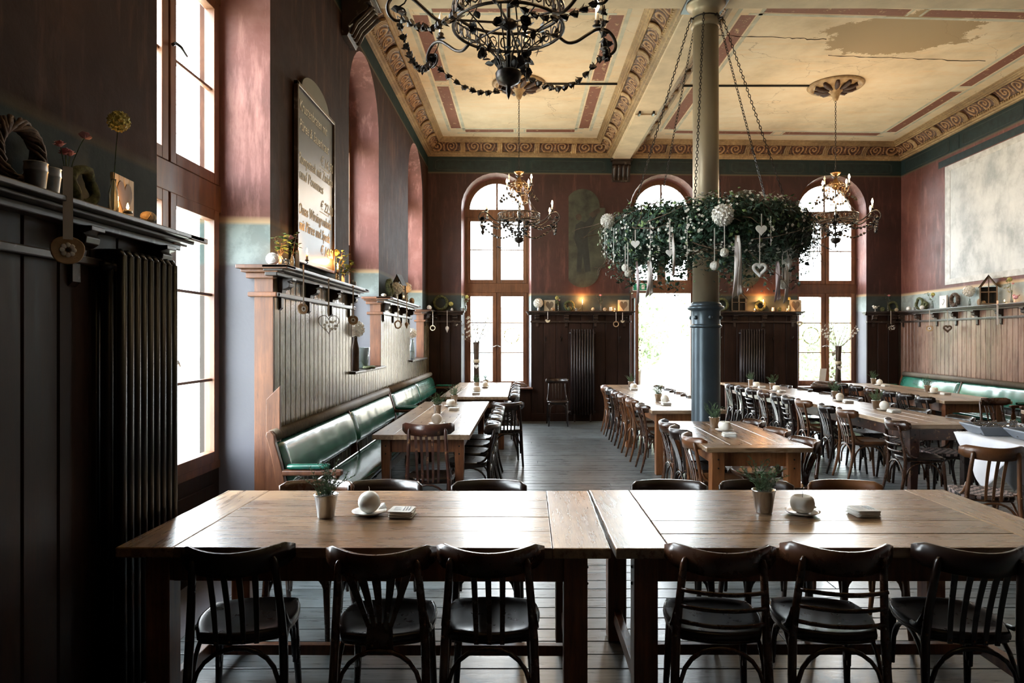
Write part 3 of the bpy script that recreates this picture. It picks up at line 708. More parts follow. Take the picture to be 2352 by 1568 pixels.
# ---------------------------------------------------------------- paintings between the back windows
def painting(cx, label):
    y = yb(cx)
    r = bpy.data.objects.new('wall_painting', None); COL.objects.link(r); r.location = (cx, y-.004, 2.62)
    tag(r, label, 'painting')
    o = []
    for i in range(13):
        a = pi+pi*i/12; o.append((.34*cos(a), 0, .36+.34*sin(a)*.95))
    o += [(.34, 0, .42), (.45, 0, .42), (.45, 0, 1.62), (.34, 0, 1.62)]
    for i in range(13):
        a = pi*i/12; o.append((.34*cos(a), 0, 1.66+.34*sin(a)))
    o += [(-.34, 0, 1.62), (-.45, 0, 1.62), (-.45, 0, .42), (-.34, 0, .42)]
    MB().prism(o, (0, -.006, 0)).build('picture_ground', M['pict'], r)
    fig = [(-.12,.35),(-.10,.8),(-.17,1.0),(-.14,1.28),(-.03,1.36),(.05,1.33),(.2,1.5),(.27,1.56),(.3,1.5),(.2,1.3),(.1,1.1),(.12,.8),(.16,.36),(.05,.34),(.0,.7),(-.03,.34)]
    MB().prism([(x, -.006, z) for x, z in fig], (0, -.003, 0)).build('figure', M['pictd'], r)
    MB().sphere((-.08, -.008, 1.44), .06, 12, 8, (1, .1, 1.1)).build('figure_head', M['pictf'], r)
    MB().prism([(x, -.006, z) for x, z in [(.12,1.5),(.32,1.62),(.36,1.55),(.2,1.42)]], (0, -.004, 0)).build('figure_barrel', M['pictf'], r)
    return r
painting(1.19, 'dim olive painting of a person drinking, on the back wall between window and garden door')
painting(4.45, 'dark arched painting half hidden behind the hanging flower ring')
# ---------------------------------------------------------------- tables
def rough_board(x0, x1, y0, y1, z0, z1, rg, amp=.004):
    """a plank with slightly wandering long edges"""
    b = MB(); n = 14
    if x1-x0 >= y1-y0:
        A = [(x0+(x1-x0)*i/n, y0+rg.uniform(0, amp)) for i in range(n+1)]; B = [(x0+(x1-x0)*i/n, y1-rg.uniform(0, amp)) for i in range(n+1)][::-1]
    else:
        A = [(x1-rg.uniform(0, amp), y0+(y1-y0)*i/n) for i in range(n+1)]; B = [(x0+rg.uniform(0, amp), y0+(y1-y0)*i/n) for i in range(n+1)][::-1]
    b.prism([(x, y, z0) for x, y in A+B], (0, 0, z1-z0)); return b
def table(loc, rz, L, W, label, group='long wooden dining tables', nb=5, bread=.24, leg=.10, ht=.79, th=.045, top='table', legm='tleg', taper=False, stretch=True, inset_=.09, seed=1, n_legs=2, apron=.11):
    t = empty('dining_table', loc, rz, label, 'table', group); rg = random.Random(seed)
    x0, x1, y0, y1 = -L/2, L/2, -W/2, W/2
    ws = [rg.uniform(.8, 1.25) for _ in range(nb)]; sm_ = sum(ws); y = y0
    for k in range(nb):
        wd = W*ws[k]/sm_
        rough_board(x0+bread+.0005, x1-bread-.0005, y+.0004, y+wd-.0004, ht-th, ht-rg.uniform(0, .002), rg, .0012).build('tabletop_board', M[top], t, bevel=.0025); y += wd
    if bread > 0:
        for (a, c) in ((x0, x0+bread), (x1-bread, x1)):
            rough_board(a, c, y0+rg.uniform(-.008, .004), y1+rg.uniform(-.004, .008), ht-th, ht-.001, rg, .004).build('end_board', M[top+'_e'], t, bevel=.006)
    zt = ht-th
    lx = L/2-inset_-leg/2; ly = W/2-.06-leg/2
    xs = [-lx, lx] if n_legs == 2 else [-lx, 0, lx]
    for x in xs:
        for y in (-ly, ly):
            h = leg/2; k = .62 if taper else 1
            b = MB(); b.add([(x-h*k,y-h*k,0),(x+h*k,y-h*k,0),(x+h*k,y+h*k,0),(x-h*k,y+h*k,0),(x-h,y-h,zt-.14),(x+h,y-h,zt-.14),(x+h,y+h,zt-.14),(x-h,y+h,zt-.14),(x-h,y-h,zt),(x+h,y-h,zt),(x+h,y+h,zt),(x-h,y+h,zt)],
                [(0,3,2,1),(0,1,5,4),(1,2,6,5),(2,3,7,6),(3,0,4,7),(4,5,9,8),(5,6,10,9),(6,7,11,10),(7,4,8,11),(8,9,10,11)])
            b.build('leg', M[legm], t, bevel=.005)
            for dz in (.05, .12): MB().sphere((x-(h+.001)*(1 if x < 0 else -1)*-1*-1, y, zt-dz-.02), .007, 8, 5).build('peg', M['black'], t)
    for y in (-ly, ly): MB().box(-lx+leg/2, lx-leg/2, y-.012, y+.012, zt-apron-.02, zt).build('apron', M[legm], t, bevel=.003)
    for x in (-lx, lx): MB().box(x-.012, x+.012, -ly+leg/2, ly-leg/2, zt-apron-.02, zt).build('apron', M[legm], t, bevel=.003)
    if stretch:
        for x in (-lx, lx): MB().box(x-.02, x+.02, -ly+leg/2, ly-leg/2, .10, .17).build('stretcher', M[legm], t, bevel=.004)
        MB().box(-lx+.02, lx-.02, -.02, .02, .11, .16).build('stretcher', M[legm], t, bevel=.004)
    return t
table((-.655, 3.33, 0), -.008, 2.04, 1.05, 'big rustic plank table in the foreground, left of the gap between the two', 'rustic tables pushed end to end in the foreground', seed=2)
table((1.385, 3.34, 0), .004, 2.02, 1.07, 'big rustic plank table in the foreground, right of the gap between the two', 'rustic tables pushed end to end in the foreground', seed=5, bread=.23)
table((-.90, 7.66, 0), pi/2-.005, 3.18, .87, 'pale plank table nearest the green bench cushions, behind the left foreground table', nb=4, bread=0, leg=.085, taper=True, stretch=False, top='table2', seed=6, n_legs=2)
table((-.72, 11.62, 0), pi/2, 3.22, 1.0, 'pale table standing under the leftmost back window', nb=4, bread=0, leg=.085, stretch=False, top='table2', seed=7)
table((1.865, 6.215, 0), pi/2-.003, 1.72, .83, 'brown plank table with orange legs in front of the iron column', nb=4, bread=.16, leg=.105, stretch=False, legm='tlego', seed=8, th=.04)
table((1.94, 10.36, 0), pi/2+.022, 4.46, .89, 'long table between the iron column and the garden door', nb=4, bread=.16, leg=.09, stretch=False, legm='tlego', top='table2', seed=9, n_legs=3)
table((4.21, 8.40, 0), pi/2+.01, 3.24, .78, 'long plank table on tapered legs, near half of the row right of the column', nb=4, bread=.16, leg=.1, stretch=False, taper=True, top='table2', seed=10, legm='cworn')
table((4.25, 11.68, 0), pi/2+.01, 3.26, .78, 'long plank table, far half of the row right of the column', nb=4, bread=.16, leg=.1, stretch=False, taper=True, top='table', seed=11, legm='cworn')
table((6.33, 11.18, 0), pi/2-.055, 3.7, .9, 'long pale table beside the bench on the wall with the whitewashed field', nb=4, bread=.14, leg=.1, stretch=False, top='table2', seed=12, legm='tleg', n_legs=3)
table((6.33, 7.1, 0), pi/2-.05, 2.1, .85, 'dark edged table mostly outside the frame beside the wall bench', nb=4, bread=.14, leg=.09, stretch=False, top='table2', seed=13)
# ---------------------------------------------------------------- bentwood chairs
def chair_proto(kind, mt, ht=.82, nsl=3, seatm=None, hoops=True, nm='bentwood_chair'):
    t = empty(nm, (0, 0, 0)); m = M[mt]; sm_ = M[seatm or ('cdark' if mt != 'choney' else 'choney')]
    def outl(k, z, n=24):
        o = []
        for i in range(n):
            a = 2*pi*i/n; x = .205*cos(a); y = .205*sin(a)
            sq = 1/max(abs(cos(a))**1.0, abs(sin(a))**1.0); kk = 1+(sq-1)*.42
            wx = 1+.07*sin(a); o.append((x*kk*k*wx, y*kk*k-.005, z))
        return o
    n = 24; vs = [(0, 0, .452)]; fs = []
    for k, z in ((.5, .453), (.8, .459), (.93, .466), (.985, .463), (1.0, .452), (.99, .436), (.93, .43)): vs += outl(k, z, n)
    for j in range(n): fs.append((0, 1+j, 1+(j+1) % n))
    for r in range(6):
        for j in range(n): fs.append((1+r*n+j, 1+(r+1)*n+j, 1+(r+1)*n+(j+1) % n, 1+r*n+(j+1) % n))
    fs.append(tuple(range(1+6*n, 1+7*n))[::-1])
    MB().add(vs, fs).build('seat', sm_, t, True)
    MB().tube([(x, y, .432) for x, y, z in outl(.90, 0, n)], .017, 6, True).build('seat_ring', m, t, True)
    zt, zb = ht, ht-.098
    yb0 = -.30
    def back(x): return yb0+3.0*x*x
    # crest rail
    c = MB(); nn = 14; ring = []
    for i in range(nn+1):
        x = -.215+.43*i/nn; e = abs(x)/.215; hh = 1-.45*max(0, (e-.82)/.18)**2
        zc_ = (zt+zb)/2+.012*e*e; hz = (zt-zb)/2*hh
        nx, ny = -6.0*x, 1.0; l = sqrt(nx*nx+ny*ny); nx /= l; ny /= l
        y = back(x)
        for d, z in ((-.008, zc_-hz), (.008, zc_-hz), (.010, zc_), (.008, zc_+hz), (-.008, zc_+hz), (-.009, zc_)):
            lean = (z-zb)*-.12
            ring.append((x+nx*d, y+ny*d+lean, z))
    fs = [(i*6+j, i*6+(j+1) % 6, (i+1)*6+(j+1) % 6, (i+1)*6+j) for i in range(nn) for j in range(6)]
    fs += [(5,4,3,2,1,0), tuple(range(nn*6, nn*6+6))]
    c.add(ring, fs); c.build('crest_rail', m, t, True)
    for sx in (-1, 1):
        y_t = back(.155)-.024
        MB().tube([(sx*.195,-.285,0),(sx*.190,-.25,.13),(sx*.183,-.215,.30),(sx*.178,-.205,.44),(sx*.170,-.218,.56),(sx*.160,-.238,.68),(sx*.152, y_t-.005, ht-.055),(sx*.151, y_t-.008, ht-.035)], [.013,.015,.018,.018,.0165,.016,.015,.006], 8).build('leg', m, t, True)
        MB().tube([(sx*.155,.158,.43),(sx*.158,.163,.40),(sx*.168,.178,.2),(sx*.178,.198,0)], [.019,.020,.017,.0125], 8).build('leg', m, t, True)
        MB().tube([(sx*.186,-.10,.462),(sx*.190,-.135,.467),(sx*.188,-.175,.49),(sx*.183,-.20,.53),(sx*.178,-.204,.565)], [.010,.011,.011,.010,.007], 6).build('brace', m, t, True)
        MB().sphere((sx*.182, -.224, .46), .006, 6, 4).build('bolt', M['bronze'], t)
    if hoops:
        def hoop(a, b_, zl, zh):
            a = Vector(a); b_ = Vector(b_); P_ = []
            for i in range(13):
                an = pi*i/12; k = (1-cos(an))/2; h = sin(an)**.6
                p = a.lerp(b_, k); P_.append((p.x, p.y, zl+(zh-zl)*h))
            MB().tube(P_, .0095, 6).build('hoop_stretcher', m, t, True)
        hoop((-.168,-.222,0), (.168,-.222,0), .16, .415)
        hoop((-.16,.155,0), (.16,.155,0), .2, .412)
        hoop((-.172,-.195,0), (-.165,.145,0), .18, .412); hoop((.172,-.195,0), (.165,.145,0), .18, .412)
    else:
        for sx in (-1, 1): MB().tube([(sx*.186,-.235,.2),(sx*.170,.18,.2)], .009, 6).build('stretcher', m, t, True)
        MB().tube([(-.178,-.03,.2),(.178,-.03,.2)], .009, 6).build('stretcher', m, t, True)
        MB().tube([(-.168,.178,.26),(.168,.178,.26)], .009, 6).build('stretcher', m, t, True)
    def slat(xb, xt, wb, wt, zlo=.425, zhi=None):
        zhi = zhi or zb+.012; b = MB(); k = 6; vs = []
        for i in range(k+1):
            u = i/k; x = xb+(xt-xb)*u; wd = wb+(wt-wb)*u; z = zlo+(zhi-zlo)*u
            y = -.212+(back(xt)+.212)*(u**1.6); 
            vs += [(x-wd/2,y-.004,z),(x+wd/2,y-.004,z),(x+wd/2,y+.004,z),(x-wd/2,y+.004,z)]
        fs = [(i*4+j, i*4+(j+1) % 4, (i+1)*4+(j+1) % 4, (i+1)*4+j) for i in range(k) for j in range(4)]+[(3,2,1,0), tuple(range(k*4, k*4+4))]
        b.add(vs, fs); b.build('slat', m, t, bevel=.002)
    if kind == 'slat':
        for i in range(nsl):
            x = (i-(nsl-1)/2)*(.056 if nsl < 5 else .048); slat(x*.92, x, .019, .024)
            MB().sphere((x*.92, -.218, .44), .005, 6, 4).build('bolt', M['bronze'], t)
    elif kind == 'fan':
        for i in range(5):
            x = (i-2)*.058; slat(x*.38, x, .017, .036, .505)
        MB().prism([(-.055,-.218,.41),(.055,-.218,.41),(.05,-.216,.52),(-.05,-.216,.52)], (0, .008, 0)).build('splat_base', m, t, bevel=.002)
        for x in (-.03, .03): MB().sphere((x, -.221, .435), .006, 6, 4).build('bolt', M['bronze'], t)
    elif kind == 'ladder':
        for z in (.52, .59, .66):
            P_ = []
            for i in range(9):
                x = -.165+.33*i/8; P_.append((x, (-.208-.26*(z-.44))-.03*(1-(x/.165)**2), z-.006*(1-(x/.165)**2)))
            MB().tube(P_, .009, 6, flat=.75).build('rung', m, t, True)
    elif kind == 'panel':
        for i in range(1): slat(0, 0, .11, .17)
        slat(-.11, -.12, .014, .018); slat(.11, .12, .014, .018)
    return t
PR_ = {}
def proto(kind, mt, n=3, ht=.82, seatm=None, hoops=True):
    k = (kind, mt, n, ht, seatm, hoops)
    if k not in PR_: PR_[k] = chair_proto(kind, mt, ht, n, seatm, hoops)
    return PR_[k]
CN = {'cdark': 'black-brown', 'cbrown': 'dark brown', 'choney': 'honey-brown', 'cworn': 'worn brown'}
KN = {'fan': 'fan-back', 'ladder': 'ladder-back', 'panel': 'broad-splat', 'slat': 'slat-back'}
def chair(kind, mt, crest, rz, where, group, n=3, ht=.82, seatm=None, hoops=True):
    """crest: the (x, y) on the floor below the middle of the crest rail; rz: facing, 0 looks along +Y"""
    p = proto(kind, mt, n, ht, seatm, hoops)
    c = Vector((crest[0], crest[1], 0))+Matrix.Rotation(rz, 3, 'Z') @ Vector((0, .30, 0))
    return place(p, c, rz, '%s %s chair %s' % (CN[mt], KN[kind], where), 'chair', group)
G = 'chairs on the near side of the foreground tables'
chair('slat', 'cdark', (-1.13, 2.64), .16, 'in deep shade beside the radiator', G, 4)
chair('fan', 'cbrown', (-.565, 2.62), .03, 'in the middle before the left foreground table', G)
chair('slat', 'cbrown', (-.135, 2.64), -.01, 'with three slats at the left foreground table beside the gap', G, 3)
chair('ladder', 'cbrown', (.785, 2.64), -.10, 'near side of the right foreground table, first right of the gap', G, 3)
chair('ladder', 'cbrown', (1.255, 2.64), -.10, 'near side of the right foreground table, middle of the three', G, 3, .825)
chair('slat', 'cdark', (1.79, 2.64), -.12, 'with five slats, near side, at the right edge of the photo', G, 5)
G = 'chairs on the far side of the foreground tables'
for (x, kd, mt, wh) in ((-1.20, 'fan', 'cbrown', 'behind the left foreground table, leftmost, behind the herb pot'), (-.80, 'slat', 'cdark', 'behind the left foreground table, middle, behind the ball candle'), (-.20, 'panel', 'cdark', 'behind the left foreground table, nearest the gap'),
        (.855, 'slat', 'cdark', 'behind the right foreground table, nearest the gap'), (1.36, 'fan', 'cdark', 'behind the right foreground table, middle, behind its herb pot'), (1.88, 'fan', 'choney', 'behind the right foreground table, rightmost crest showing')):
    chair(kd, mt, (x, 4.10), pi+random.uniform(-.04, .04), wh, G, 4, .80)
G = 'chairs around the table by the green bench'
chair('slat', 'cworn', (-.80, 5.66), 0.0, 'with chipped varnish, at the near end of the bench table', G, 5, .93)
for i, (y, kd) in enumerate(((6.75, 'panel'), (7.3, 'slat'), (7.82, 'slat'), (8.3, 'fan'))):
    chair(kd, 'cdark', (-.235, y-.08), pi/2, 'on the aisle side of the table by the bench, %s' % ('nearest', 'second', 'third', 'farthest')[i], G, 4)
chair('slat', 'cdark', (-.19, 8.72), .1, 'standing in the aisle with its back turned, between the two left tables', G, 5)
G = 'chairs on the aisle side of the table under the leftmost back window'
for i, y in enumerate((10.05, 10.7, 11.35, 12.0, 12.7)):
    chair(('slat', 'fan', 'slat', 'panel', 'slat')[i], ('cdark', 'cbrown', 'cdark', 'cdark', 'cbrown')[i], (-.06, y), pi/2, 'under the leftmost back window, %s from the front' % ('first', 'second', 'third', 'fourth', 'fifth')[i], G, 4)
chair('slat', 'cdark', (.66, 13.22), pi, 'standing alone against the dark back wall beside the radiator', 'spare chair at the wall', 4, .87)
G = 'chairs at the orange-legged table'
for i, (y, kd, mt) in enumerate(((5.80, 'slat', 'choney'), (6.30, 'panel', 'cdark'), (6.78, 'slat', 'cbrown'))):
    chair(kd, mt, (1.37, y), -pi/2+.05, 'left side of the table before the column, %s' % ('nearest', 'middle', 'farthest')[i], G, 4)
for i, (y, kd, mt) in enumerate(((5.60, 'fan', 'cbrown'), (6.2, 'fan', 'choney'), (6.85, 'slat', 'cbrown'))):
    chair(kd, mt, (2.40, y), pi/2+.08, 'right side of the table before the column, %s' % ('nearest', 'middle', 'farthest')[i], G, 4)
G = 'chairs on the aisle side of the table by the garden door'
for i, (y, kd, mt) in enumerate(((8.55, 'slat', 'cbrown'), (9.3, 'fan', 'choney'), (10.0, 'slat', 'choney'), (10.65, 'slat', 'cbrown'), (11.25, 'ladder', 'cdark'), (11.85, 'slat', 'choney'))):
    chair(kd, mt, (1.43-(y-8.5)*.02, y), -pi/2, 'aisle side of the garden door table, %s from the front' % ('first', 'second', 'third', 'fourth', 'fifth', 'sixth')[i], G, 4)
G = 'chairs on the far side of the table by the garden door'
for i, y in enumerate((8.9, 9.6, 10.3, 11.0, 11.8)):
    chair(('slat', 'fan')[i % 2], 'cdark' if i % 2 else 'cbrown', (2.50-(y-8.5)*.022, y), pi/2, 'behind the garden door table, %s from the front' % ('first', 'second', 'third', 'fourth', 'fifth')[i], G, 4)
G = 'chairs along the left side of the long row right of the column'
for i, (y, kd, mt, n_) in enumerate(((6.95, 'ladder', 'cbrown', 3), (8.0, 'slat', 'choney', 4), (8.5, 'slat', 'cdark', 5), (9.2, 'slat', 'choney', 3), (9.68, 'ladder', 'cdark', 3), (10.1, 'panel', 'cdark', 3), (10.65, 'slat', 'cbrown', 4), (11.2, 'ladder', 'cdark', 3), (11.75, 'fan', 'cdark', 3), (12.3, 'slat', 'cdark', 4))):
    chair(kd, mt, (3.71-(y-7)*.01, y), -pi/2+random.uniform(-.08, .03), 'left side of the long row, %s from the front' % ('first', 'second', 'third', 'fourth', 'fifth', 'sixth', 'seventh', 'eighth', 'ninth', 'tenth')[i], G, n_)
G = 'chairs along the right side of the long row right of the column'
for i, y in enumerate((7.2, 7.95, 8.7, 9.5, 10.3, 11.1, 11.9)):
    chair(('slat', 'fan', 'ladder')[i % 3], 'cdark', (4.72-(y-7)*.01, y), pi/2, 'right side of the long row, %s from the front' % ('first', 'second', 'third', 'fourth', 'fifth', 'sixth', 'seventh')[i], G, 4, seatm='checker' if i < 2 else None)
G = 'chairs on the room side of the table by the far bench'
for i, (y, kd, mt) in enumerate(((9.75, 'panel', 'cdark'), (10.3, 'slat', 'cdark'), (10.8, 'slat', 'cdark'), (11.4, 'fan', 'cbrown'), (12.0, 'slat', 'cdark'), (12.6, 'slat', 'cdark'))):
    chair(kd, mt, (5.62+(y-9.3)*.05, y), -pi/2-.05, 'at the pale table by the far bench, %s from the front' % ('first', 'second', 'third', 'fourth', 'fifth', 'sixth')[i], G, 4)
G = 'chairs at the right edge of the photo'
chair('slat', 'cbrown', (6.13, 9.0), pi+.15, 'at the right edge, between the two bench tables', G, 3, .86)
chair('slat', 'choney', (6.58, 8.62), pi-.1, 'cut by the right edge of the photo, behind the cutlery trays', G, 3, .84)
chair('slat', 'choney', (3.50, 5.02), -.22, 'with a checked seat pad in front of the white cloth', G, 3, .84, 'checker')
# ---------------------------------------------------------------- green benches
def bench(loc, rz, L, label, ncush=2, arm0=True, arm1=True):
    """length along local X, the back at local +Y side (y=0 wall), sitting towards -Y"""
    t = empty('upholstered_bench', loc, rz, label, 'bench', 'green benches along the walls')
    D = .45
    def endf(x, wd=.05, nm='end_frame'):
        pr = [(-.03,.0),(-.075,.0),(-.135,.30),(-.15,.46),(-.12,.70),(-.055,.93),(-.03,.985),(.0,.985),(.015,.95),(-.02,.85),(-.07,.66),(-.09,.46),(-.07,.28),(-.03,.0)]
        pr = [(-.02,0),(-.085,0),(-.105,.2),(-.13,.45),(-.12,.60),(-.085,.76),(-.045,.90),(-.04,.955),(-.015,.985),(.015,.98),(.022,.95),(.0,.88),(-.03,.74),(-.06,.58),(-.06,.42),(-.04,.2)]
        MB().prism([(x-wd/2, y-.0, z) for y, z in pr], (wd, 0, 0)).build(nm, M['cworn'] if 0 else M['trimo'], t, bevel=.006)
    endf(-L/2+.025); endf(L/2-.025)
    seg = (L-.1)/ncush
    for k in range(1, ncush): endf(-L/2+.05+seg*k, .03, 'middle_frame')
    # top rail
    MB().tube([(-L/2+.05, -.012, .945), (L/2-.05, -.012, .945)], .046, 10).build('top_rail', M['heartw'], t, True)
    MB().box(-L/2+.05, L/2-.05, -.09, -.06, .56, .60).build('back_rail', M['trimd'], t, bevel=.004)
    for k in range(ncush):
        a = -L/2+.05+seg*k+.02; c = a+seg-.04
        def fn(u, v):
            x = a+(c-a)*u; e = min(u, 1-u)*(c-a)/.05; e = min(1, e); pu = sqrt(max(0, 1-(1-e)**2))
            ang = v*2*pi; hz = .15; tz = .045
            cy_, sz = cos(ang), sin(ang)
            sy = (abs(cy_)**.7)*(1 if cy_ > 0 else -1); szz = (abs(sz)**.6)*(1 if sz > 0 else -1)
            z = .745+szz*hz*(.93+.07*pu); y = -.07+(z-.745)*.27-sy*tz*(.3+.7*pu)
            y += .004*noise.noise((x*6, z*9, k))
            return (x, y, z)
        MB().grid(fn, 44, 20).build('back_cushion', M['green'], t, True)
    def fs(u, v):
        x = -L/2+.06+(L-.12)*u; e = min(1, min(u, 1-u)*L/.05); pu = sqrt(max(0, 1-(1-e)**2)); ang = v*2*pi
        cy_, sz = cos(ang), sin(ang); sy = (abs(cy_)**.5)*(1 if cy_ > 0 else -1); szz = (abs(sz)**.8)*(1 if sz > 0 else -1)
        y = -.30+sy*.205; z = .445+szz*.045*(.3+.7*pu)+.006*noise.noise((x*4, y*5, 3.3))
        return (x, y, z)
    MB().grid(fs, 60, 24).build('seat_cushion', M['green'], t, True)
    MB().box(-L/2+.05, L/2-.05, -.495, -.47, .33, .41).build('seat_rail', M['cdark'], t, bevel=.004)
    for k in range(ncush*2+1):
        x = -L/2+.1+(L-.2)*k/(ncush*2)
        MB().lathe([(.016,0),(.022,.05),(.014,.1),(.026,.2),(.018,.28),(.026,.33)], 10, Matrix.Translation((x, -.46, 0))).build('leg', M['cdark'], t, True)
        if 0 < k < ncush*2: MB().tube([(x, -.15, .47), (x, -.13, .57)], .008, 6).build('back_strut', M['cdark'], t)
    MB().tube([(-L/2+.05, -.14, .495), (L/2-.05, -.14, .495)], .006, 5).build('iron_rod', M['zinc'], t)
    def arm(x):
        MB().box(x-.03, x+.03, -.52, -.09, .665, .705).build('armrest', M['trimo'], t, bevel=.01)
        MB().lathe([(.028,.36),(.034,.40),(.034,.45),(.018,.47),(.03,.51),(.034,.54),(.024,.58),(.016,.60),(.026,.62),(.016,.64),(.03,.665)], 14, Matrix.Translation((x, -.475, 0))).build('baluster', M['trimo'], t, True)
        def fa(u, v):
            y = -.43+.30*u; e = min(1, min(u, 1-u)*.34/.02); pu = .75+.25*sqrt(max(0, 1-(1-e)**2)); ang = v*2*pi
            return (x+cos(ang)*.034*pu, y, .727+sin(ang)*.022*pu)
        MB().grid(fa, 14, 12).build('arm_pad', M['green'], t, True)
    if arm0: arm(-L/2+.03)
    if arm1: arm(L/2-.03)
    return t
# left wall: local X -> world -Y ... the back faces the wall at -X
bench((-1.815, 6.97, 0), pi/2, 4.2, 'green leather bench along the left wall, near one, with a turned arm post')
bench((-1.815, 11.22, 0), pi/2, 4.2, 'green leather bench along the left wall, far one reaching the back corner')
xx = xr(10.9)-.06
bench((xx-.02, 11.55, 0), -pi/2-.044, 4.0, 'green leather bench under the boarded wall opposite, far one, bleached by daylight')
bench((xr(7.5)-.08, 7.45, 0), -pi/2-.044, 4.0, 'green leather bench under the boarded wall opposite, near one')
# ---------------------------------------------------------------- radiators
def radiator(loc, rz, n, pitch, h, d, label, mt='radiator', z0=.08, name='column_radiator'):
    t = empty(name, loc, rz, label, 'radiator', 'tall column radiators'); L = n*pitch
    b = MB()
    for yy in (-d*.36, d*.36):
        pass
    for i in range(n):
        x = -L/2+(i+.5)*pitch; b = MB(); r = pitch*.36
        for yy in (-d/2+r, 0, d/2-r):
            b.tube([(x, yy, z0), (x, yy, z0+h)], r, 8)
        b.tube([(x, -d/2+r, z0+h-.01), (x, -d/2+r*1.3, z0+h+r*.4), (x, d/2-r*1.3, z0+h+r*.4), (x, d/2-r, z0+h-.01)], r*1.05, 8)
        b.tube([(x, -d/2+r, z0+.01), (x, d/2-r, z0+.01)], r*1.05, 8)
        b.build('radiator_column', M[mt], t, True)
    for zz in (z0+.05, z0+h-.05): MB().tube([(-L/2-.02, 0, zz), (L/2+.02, 0, zz)], .022, 8).build('header_pipe', M[mt], t, True)
    MB().tube([(-L/2-.02, 0, z0+.05), (-L/2-.06, 0, z0+.05), (-L/2-.06, 0, 0)], .012, 6).build('supply_pipe', M[mt], t, True)
    MB().lathe([(.022,0),(.026,.02),(.02,.05)], 10, Matrix.Translation((-L/2-.06, 0, z0+.03))).build('valve', M['white'], t, True)
    for x in (-L/2+.08, L/2-.08): MB().box(x-.015, x+.015, -d/2-.0, -d/2+.03, 0, z0+.02).build('foot', M[mt], t)
    return t
radiator((-1.80, 3.185, 0), pi/2, 9, .0545, 1.93, .155, 'huge black column radiator against the dark pier at the left edge')
radiator((1.175, yb(1.2)-.13, 0), 0, 9, .053, 1.66, .12, 'tall dark radiator between the leftmost back window and the garden door', 'radiatorb', .14)
radiator((4.57, yb(4.5)-.13, 0), 0, 10, .05, 1.66, .12, 'tall dark radiator right of the iron column', 'radiatorb', .14)
# ---------------------------------------------------------------- cast iron column
cl = empty('iron_column', (1.942, 7.25, 0), 0, 'tall iron column, tan above and blue-black below its collar', 'column')
MB().lathe([(.24,0),(.24,.05),(.19,.08),(.165,.14),(.15,.17),(.149,1.75),(.150,1.76)], 32).build('lower_shaft', M['collow'], cl, True)
MB().lathe([(.150,1.755),(.165,1.765),(.168,1.78),(.155,1.79),(.150,1.80),(.150,1.93),(.155,1.94),(.185,1.952),(.192,1.968),(.185,1.984),(.160,1.992),(.165,2.0),(.150,2.02),(.137,2.03)], 32).build('collar', M['collow'], cl, True)
for k in range(6):
    a = 2*pi*k/6-pi/2+.05; MB().sphere((.155*cos(a), .155*sin(a), 1.865), .022, 10, 7).build('rivet', M['collow'], cl, True)
MB().lathe([(.137,2.02),(.133,4.98)], 32).build('upper_shaft', M['colup'], cl, True)
MB().lathe([(.135,4.93),(.15,4.945),(.158,4.965),(.15,4.985),(.142,5.0),(.138,5.02),(.138,5.1),(.15,5.12),(.19,5.15),(.205,5.17),(.205,5.185)], 32).build('capital', M['colup'], cl, True)
MB().box(-.22, .22, -.22, .22, 5.185, 5.213).build('abacus', M['collow'], cl, bevel=.004)
# ---------------------------------------------------------------- serving table with white cloth and cutlery trays
st_ = empty('serving_table', (4.60, 5.91, 0), 0, 'dark-legged serving table under the white cloth at the right edge', 'table')
MB().box(-.58, .58, -.44, .44, .74, .775).build('tabletop', M['cdark'], st_, bevel=.005)
for x in (-.52, .52):
    for y in (-.38, .38): MB().box(x-.035, x+.035, y-.035, y+.035, 0, .74).build('leg', M['cdark'], st_, bevel=.004)
MB().box(-.55, .55, -.37, -.345, .62, .74).build('apron', M['cdark'], st_); MB().box(-.55, .55, .345, .37, .62, .74).build('apron', M['cdark'], st_)
def cloth(u, v):
    # a square cloth turned by 45 degrees: its corner hangs over the near long side
    a = (u-.5)*1.46; c = (v-.5)*1.46; x = (a-c)*.7071; y = (a+c)*.7071
    x *= 1.0; X = x; Y = y; z = .783
    ox = max(0, abs(X)-.585); oy = max(0, abs(Y)-.445)
    if oy > 0: Y = (.445+.008+.02*sin(X*19)*min(1, oy*5)+oy*.05)*(1 if y > 0 else -1)
    if ox > 0: X = (.585+.008+.02*sin(y*21)*min(1, ox*5)+ox*.05)*(1 if x > 0 else -1)
    z -= max(ox, oy)*.97
    return (X, Y, z+.0015*sin(a*14)*cos(c*11))
o = MB().grid(cloth, 70, 70).build('tablecloth', M['cloth'], None, True); o.location = st_.location; o.rotation_euler = st_.rotation_euler
tag(o, 'white cloth laid diagonally, its point hanging behind the honey-brown chair', 'tablecloth')
so = o.modifiers.new('thick', 'SOLIDIFY'); so.thickness = .003
